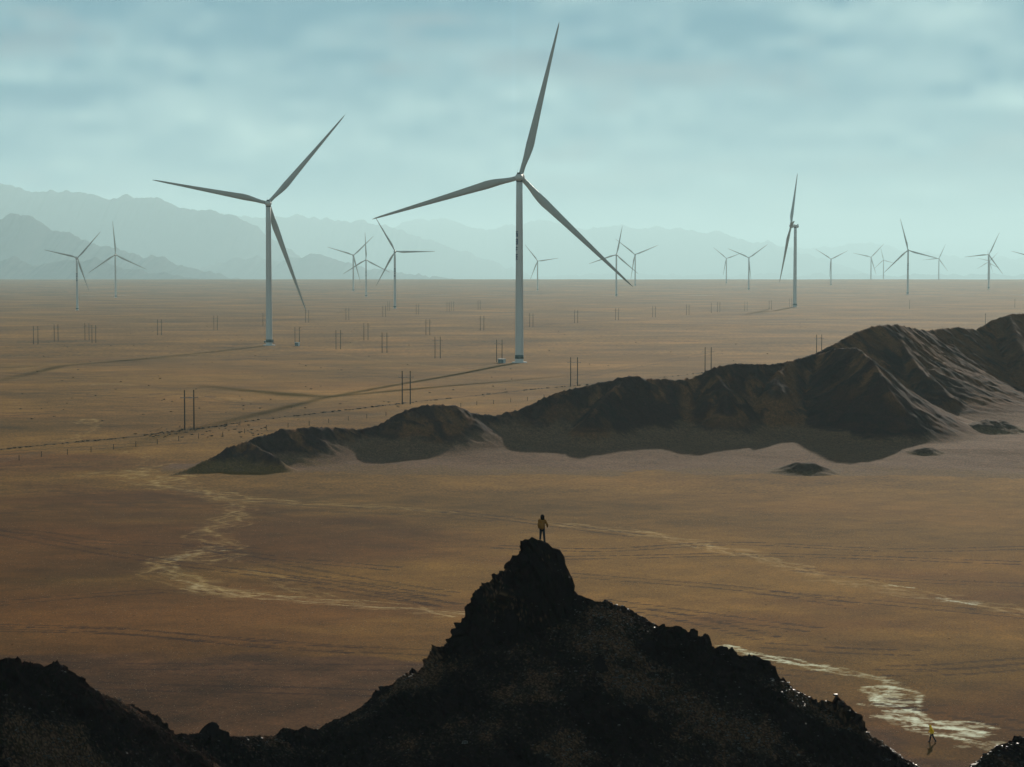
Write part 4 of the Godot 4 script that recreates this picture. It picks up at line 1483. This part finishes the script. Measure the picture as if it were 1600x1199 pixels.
func hand_bones(wrist: Vector3, dir: Vector3, palm: Vector3, thumb_side: float) -> Array:
	var across := dir.cross(palm).normalized() * thumb_side
	var out := [[wrist, wrist + dir * 0.085, 0.026, 0.032]]
	var lengths := [0.072, 0.080, 0.074, 0.058]
	for k in 4:
		var root := wrist + dir * 0.085 + across * (0.030 - k * 0.020)
		var mid: Vector3 = root + (dir * 0.9 + palm * 0.35).normalized() * lengths[k] * 0.55
		out.append([root, mid, 0.0100, 0.0092])
		out.append([mid, mid + (dir * 0.6 + palm * 0.8).normalized() * lengths[k] * 0.45, 0.0092, 0.0080])
	var tb := wrist + dir * 0.03 + across * 0.024
	out.append([tb, tb + (across * 0.75 + dir * 0.6 + palm * 0.3).normalized() * 0.045, 0.013, 0.011])
	out.append([tb + (across * 0.75 + dir * 0.6 + palm * 0.3).normalized() * 0.045, tb + (across * 0.85 + dir * 1.2 + palm * 0.6).normalized() * 0.075, 0.011, 0.009])
	return out


func head_bones(c: Vector3, fwd: Vector3) -> Array:
	var side := fwd.cross(Vector3.UP).normalized()
	return [
		[c + Vector3(0, 0.035, 0) - fwd * 0.015, c + Vector3(0, 0.03, 0) + fwd * 0.02, 0.092, 0.084], [c + fwd * 0.03 - Vector3(0, 0.02, 0), c + fwd * 0.045 - Vector3(0, 0.085, 0), 0.066, 0.034],
		[c + fwd * 0.098 + Vector3(0, 0.0, 0), c + fwd * 0.118 - Vector3(0, 0.032, 0), 0.008, 0.013], [c + fwd * 0.088 - Vector3(0, 0.058, 0) - side * 0.018, c + fwd * 0.088 - Vector3(0, 0.058, 0) + side * 0.018, 0.008, 0.008],
		[c + side * 0.082 + Vector3(0, 0.02, 0), c + side * 0.082 - Vector3(0, 0.025, 0), 0.014, 0.010], [c - side * 0.082 + Vector3(0, 0.02, 0), c - side * 0.082 - Vector3(0, 0.025, 0), 0.014, 0.010],
	]


func person(label: String, where: Vector3, J: Dictionary, jacket: Material, hooded: bool, fwd: Vector3) -> Node3D:
	# J: head, neck, chest, waist, hips and both sides' shoulder, elbow, wrist, hip, knee, ankle, toe
	var t := thing("person", label, "person", where, "")
	var st := begin()
	var core := [[J.neck, J.head - Vector3(0, 0.05, 0), 0.055, 0.055], [J.chest, J.neck, 0.13, 0.07], [J.chest, J.waist, 0.14, 0.12], [J.waist, J.hips, 0.12, 0.14]]
	var jack := [[J.chest + Vector3(0, 0.06, 0), J.waist, 0.175, 0.185], [J.waist, J.hips + Vector3(0, 0.03, 0), 0.185, 0.195], [J.chest + Vector3(0, 0.1, 0), J.neck, 0.13, 0.085]]
	var legs := [[J.hips + Vector3(0, 0.02, 0), J.hips - Vector3(0, 0.03, 0), 0.145, 0.14]]
	var feet := []
	for s in ["l", "r"]:
		core.append_array([[J[s + "_shoulder"], J[s + "_elbow"], 0.05, 0.042], [J[s + "_elbow"], J[s + "_wrist"], 0.042, 0.03], [J.chest + Vector3(0, 0.08, 0), J[s + "_shoulder"], 0.09, 0.055], [J[s + "_hip"], J[s + "_knee"], 0.085, 0.06], [J[s + "_knee"], J[s + "_ankle"], 0.058, 0.04], [J[s + "_ankle"], J[s + "_toe"], 0.04, 0.03]])
		jack.append_array([[J.chest + Vector3(0, 0.08, 0), J[s + "_shoulder"], 0.12, 0.085], [J[s + "_shoulder"], J[s + "_elbow"], 0.085, 0.075], [J[s + "_elbow"], J[s + "_wrist"], 0.075, 0.055]])
		legs.append_array([[J[s + "_hip"], J[s + "_knee"], 0.105, 0.078], [J[s + "_knee"], J[s + "_ankle"], 0.076, 0.066]])
		feet.append_array([[J[s + "_ankle"] - Vector3(0, 0.02, 0), J[s + "_toe"], 0.055, 0.042], [J[s + "_ankle"], J[s + "_ankle"] - Vector3(0, 0.045, 0), 0.055, 0.05]])
	body_mesh(core, 0.022, 0.04, st)
	body_mesh(head_bones(J.head, fwd), 0.007, 0.02, st)
	for s in ["l", "r"]:
		var dir: Vector3 = (J[s + "_wrist"] - J[s + "_elbow"]).normalized()
		body_mesh(hand_bones(J[s + "_wrist"], dir, (fwd * 0.5 + Vector3(-1.0 if s == "r" else 1.0, 0, 0) * 0.8).slide(dir).normalized(), 1.0 if s == "l" else -1.0), 0.0055, 0.008, st)
	obj("body", finish(st), M.skin, t)
	st = begin()
	body_mesh(jack, 0.02, 0.05, st)
	if hooded:
		body_mesh([[J.head + Vector3(0, 0.03, 0) - fwd * 0.035, J.head + Vector3(0, 0.035, 0) + fwd * 0.0, 0.122, 0.112], [J.head - Vector3(0, 0.03, 0) - fwd * 0.03, J.neck, 0.11, 0.12]], 0.014, 0.04, st)
	obj("jacket", finish(st), jacket, t)
	st = begin()
	body_mesh(legs, 0.02, 0.035, st)
	obj("trousers", finish(st), M.trousers, t)
	st = begin()
	body_mesh(feet, 0.014, 0.02, st)
	obj("shoes", finish(st), M.shoe, t)
	var side := fwd.cross(Vector3.UP).normalized()
	st = begin()
	for s in [-0.032, 0.032]:
		body_mesh([[J.head + fwd * 0.090 + side * s + Vector3(0, 0.005, 0), J.head + fwd * 0.092 + side * s + Vector3(0, 0.005, 0), 0.011, 0.011]], 0.005, 0.005, st)
	obj("eyes", finish(st), M.eye, t)
	if not hooded:
		st = begin()
		body_mesh([[J.head + Vector3(0, 0.06, 0) - fwd * 0.03, J.head + Vector3(0, 0.05, 0), 0.130, 0.105], [J.head - fwd * 0.065, J.head - Vector3(0, 0.10, 0) - fwd * 0.085, 0.135, 0.12], [J.head - Vector3(0, 0.09, 0) - fwd * 0.06 + side * 0.07, J.head - Vector3(0, 0.15, 0) - fwd * 0.06 + side * 0.12, 0.06, 0.03]], 0.014, 0.03, st)
		obj("hair", finish(st), M.hair, t)
	return t


func people() -> void:
	var foot_l := at(846.0, 843.5, 130.0)
	var J := {
		"head": Vector3(0.06, 1.49, -0.02), "neck": Vector3(0.055, 1.33, 0.0), "chest": Vector3(0.05, 1.18, 0.0), "waist": Vector3(0.04, 0.98, 0.0), "hips": Vector3(0.05, 0.82, 0.0),
		"l_shoulder": Vector3(-0.13, 1.27, 0.0), "l_elbow": Vector3(-0.18, 1.00, 0.03), "l_wrist": Vector3(-0.17, 0.78, -0.04),
		"r_shoulder": Vector3(0.23, 1.27, 0.0), "r_elbow": Vector3(0.37, 1.03, 0.05), "r_wrist": Vector3(0.40, 0.86, -0.10),
		"l_hip": Vector3(-0.03, 0.80, 0.0), "l_knee": Vector3(-0.05, 0.43, -0.08), "l_ankle": Vector3(-0.08, 0.08, 0.02), "l_toe": Vector3(-0.11, 0.04, -0.15),
		"r_hip": Vector3(0.13, 0.80, 0.0), "r_knee": Vector3(0.17, 0.34, -0.05), "r_ankle": Vector3(0.21, -0.14, 0.02), "r_toe": Vector3(0.25, -0.18, -0.14),
	}
	person("person in an ochre jacket standing on top of the black peak", foot_l, J, M.ochre, false, Vector3(-0.1, 0, -1).normalized())
	var J2 := {
		"head": Vector3(-0.17, 1.60, 0.0), "neck": Vector3(-0.11, 1.45, 0.0), "chest": Vector3(-0.07, 1.29, 0.0), "waist": Vector3(-0.01, 1.07, 0.0), "hips": Vector3(0.02, 0.93, 0.0),
		"l_shoulder": Vector3(-0.07, 1.40, 0.18), "l_elbow": Vector3(0.10, 1.15, 0.22), "l_wrist": Vector3(-0.02, 0.94, 0.22),
		"r_shoulder": Vector3(-0.09, 1.40, -0.18), "r_elbow": Vector3(-0.13, 1.12, -0.22), "r_wrist": Vector3(-0.26, 0.94, -0.18),
		"l_hip": Vector3(0.02, 0.90, 0.09), "l_knee": Vector3(0.16, 0.50, 0.10), "l_ankle": Vector3(0.40, 0.14, 0.10), "l_toe": Vector3(0.30, 0.04, 0.10),
		"r_hip": Vector3(0.02, 0.90, -0.09), "r_knee": Vector3(-0.10, 0.49, -0.09), "r_ankle": Vector3(-0.18, 0.08, -0.09), "r_toe": Vector3(-0.34, 0.05, -0.09),
	}
	person("person in a yellow hooded jacket walking beside the white wash", on_plain(1456.0, 1160.0), J2, M.yellow, true, Vector3(-1, 0, 0))
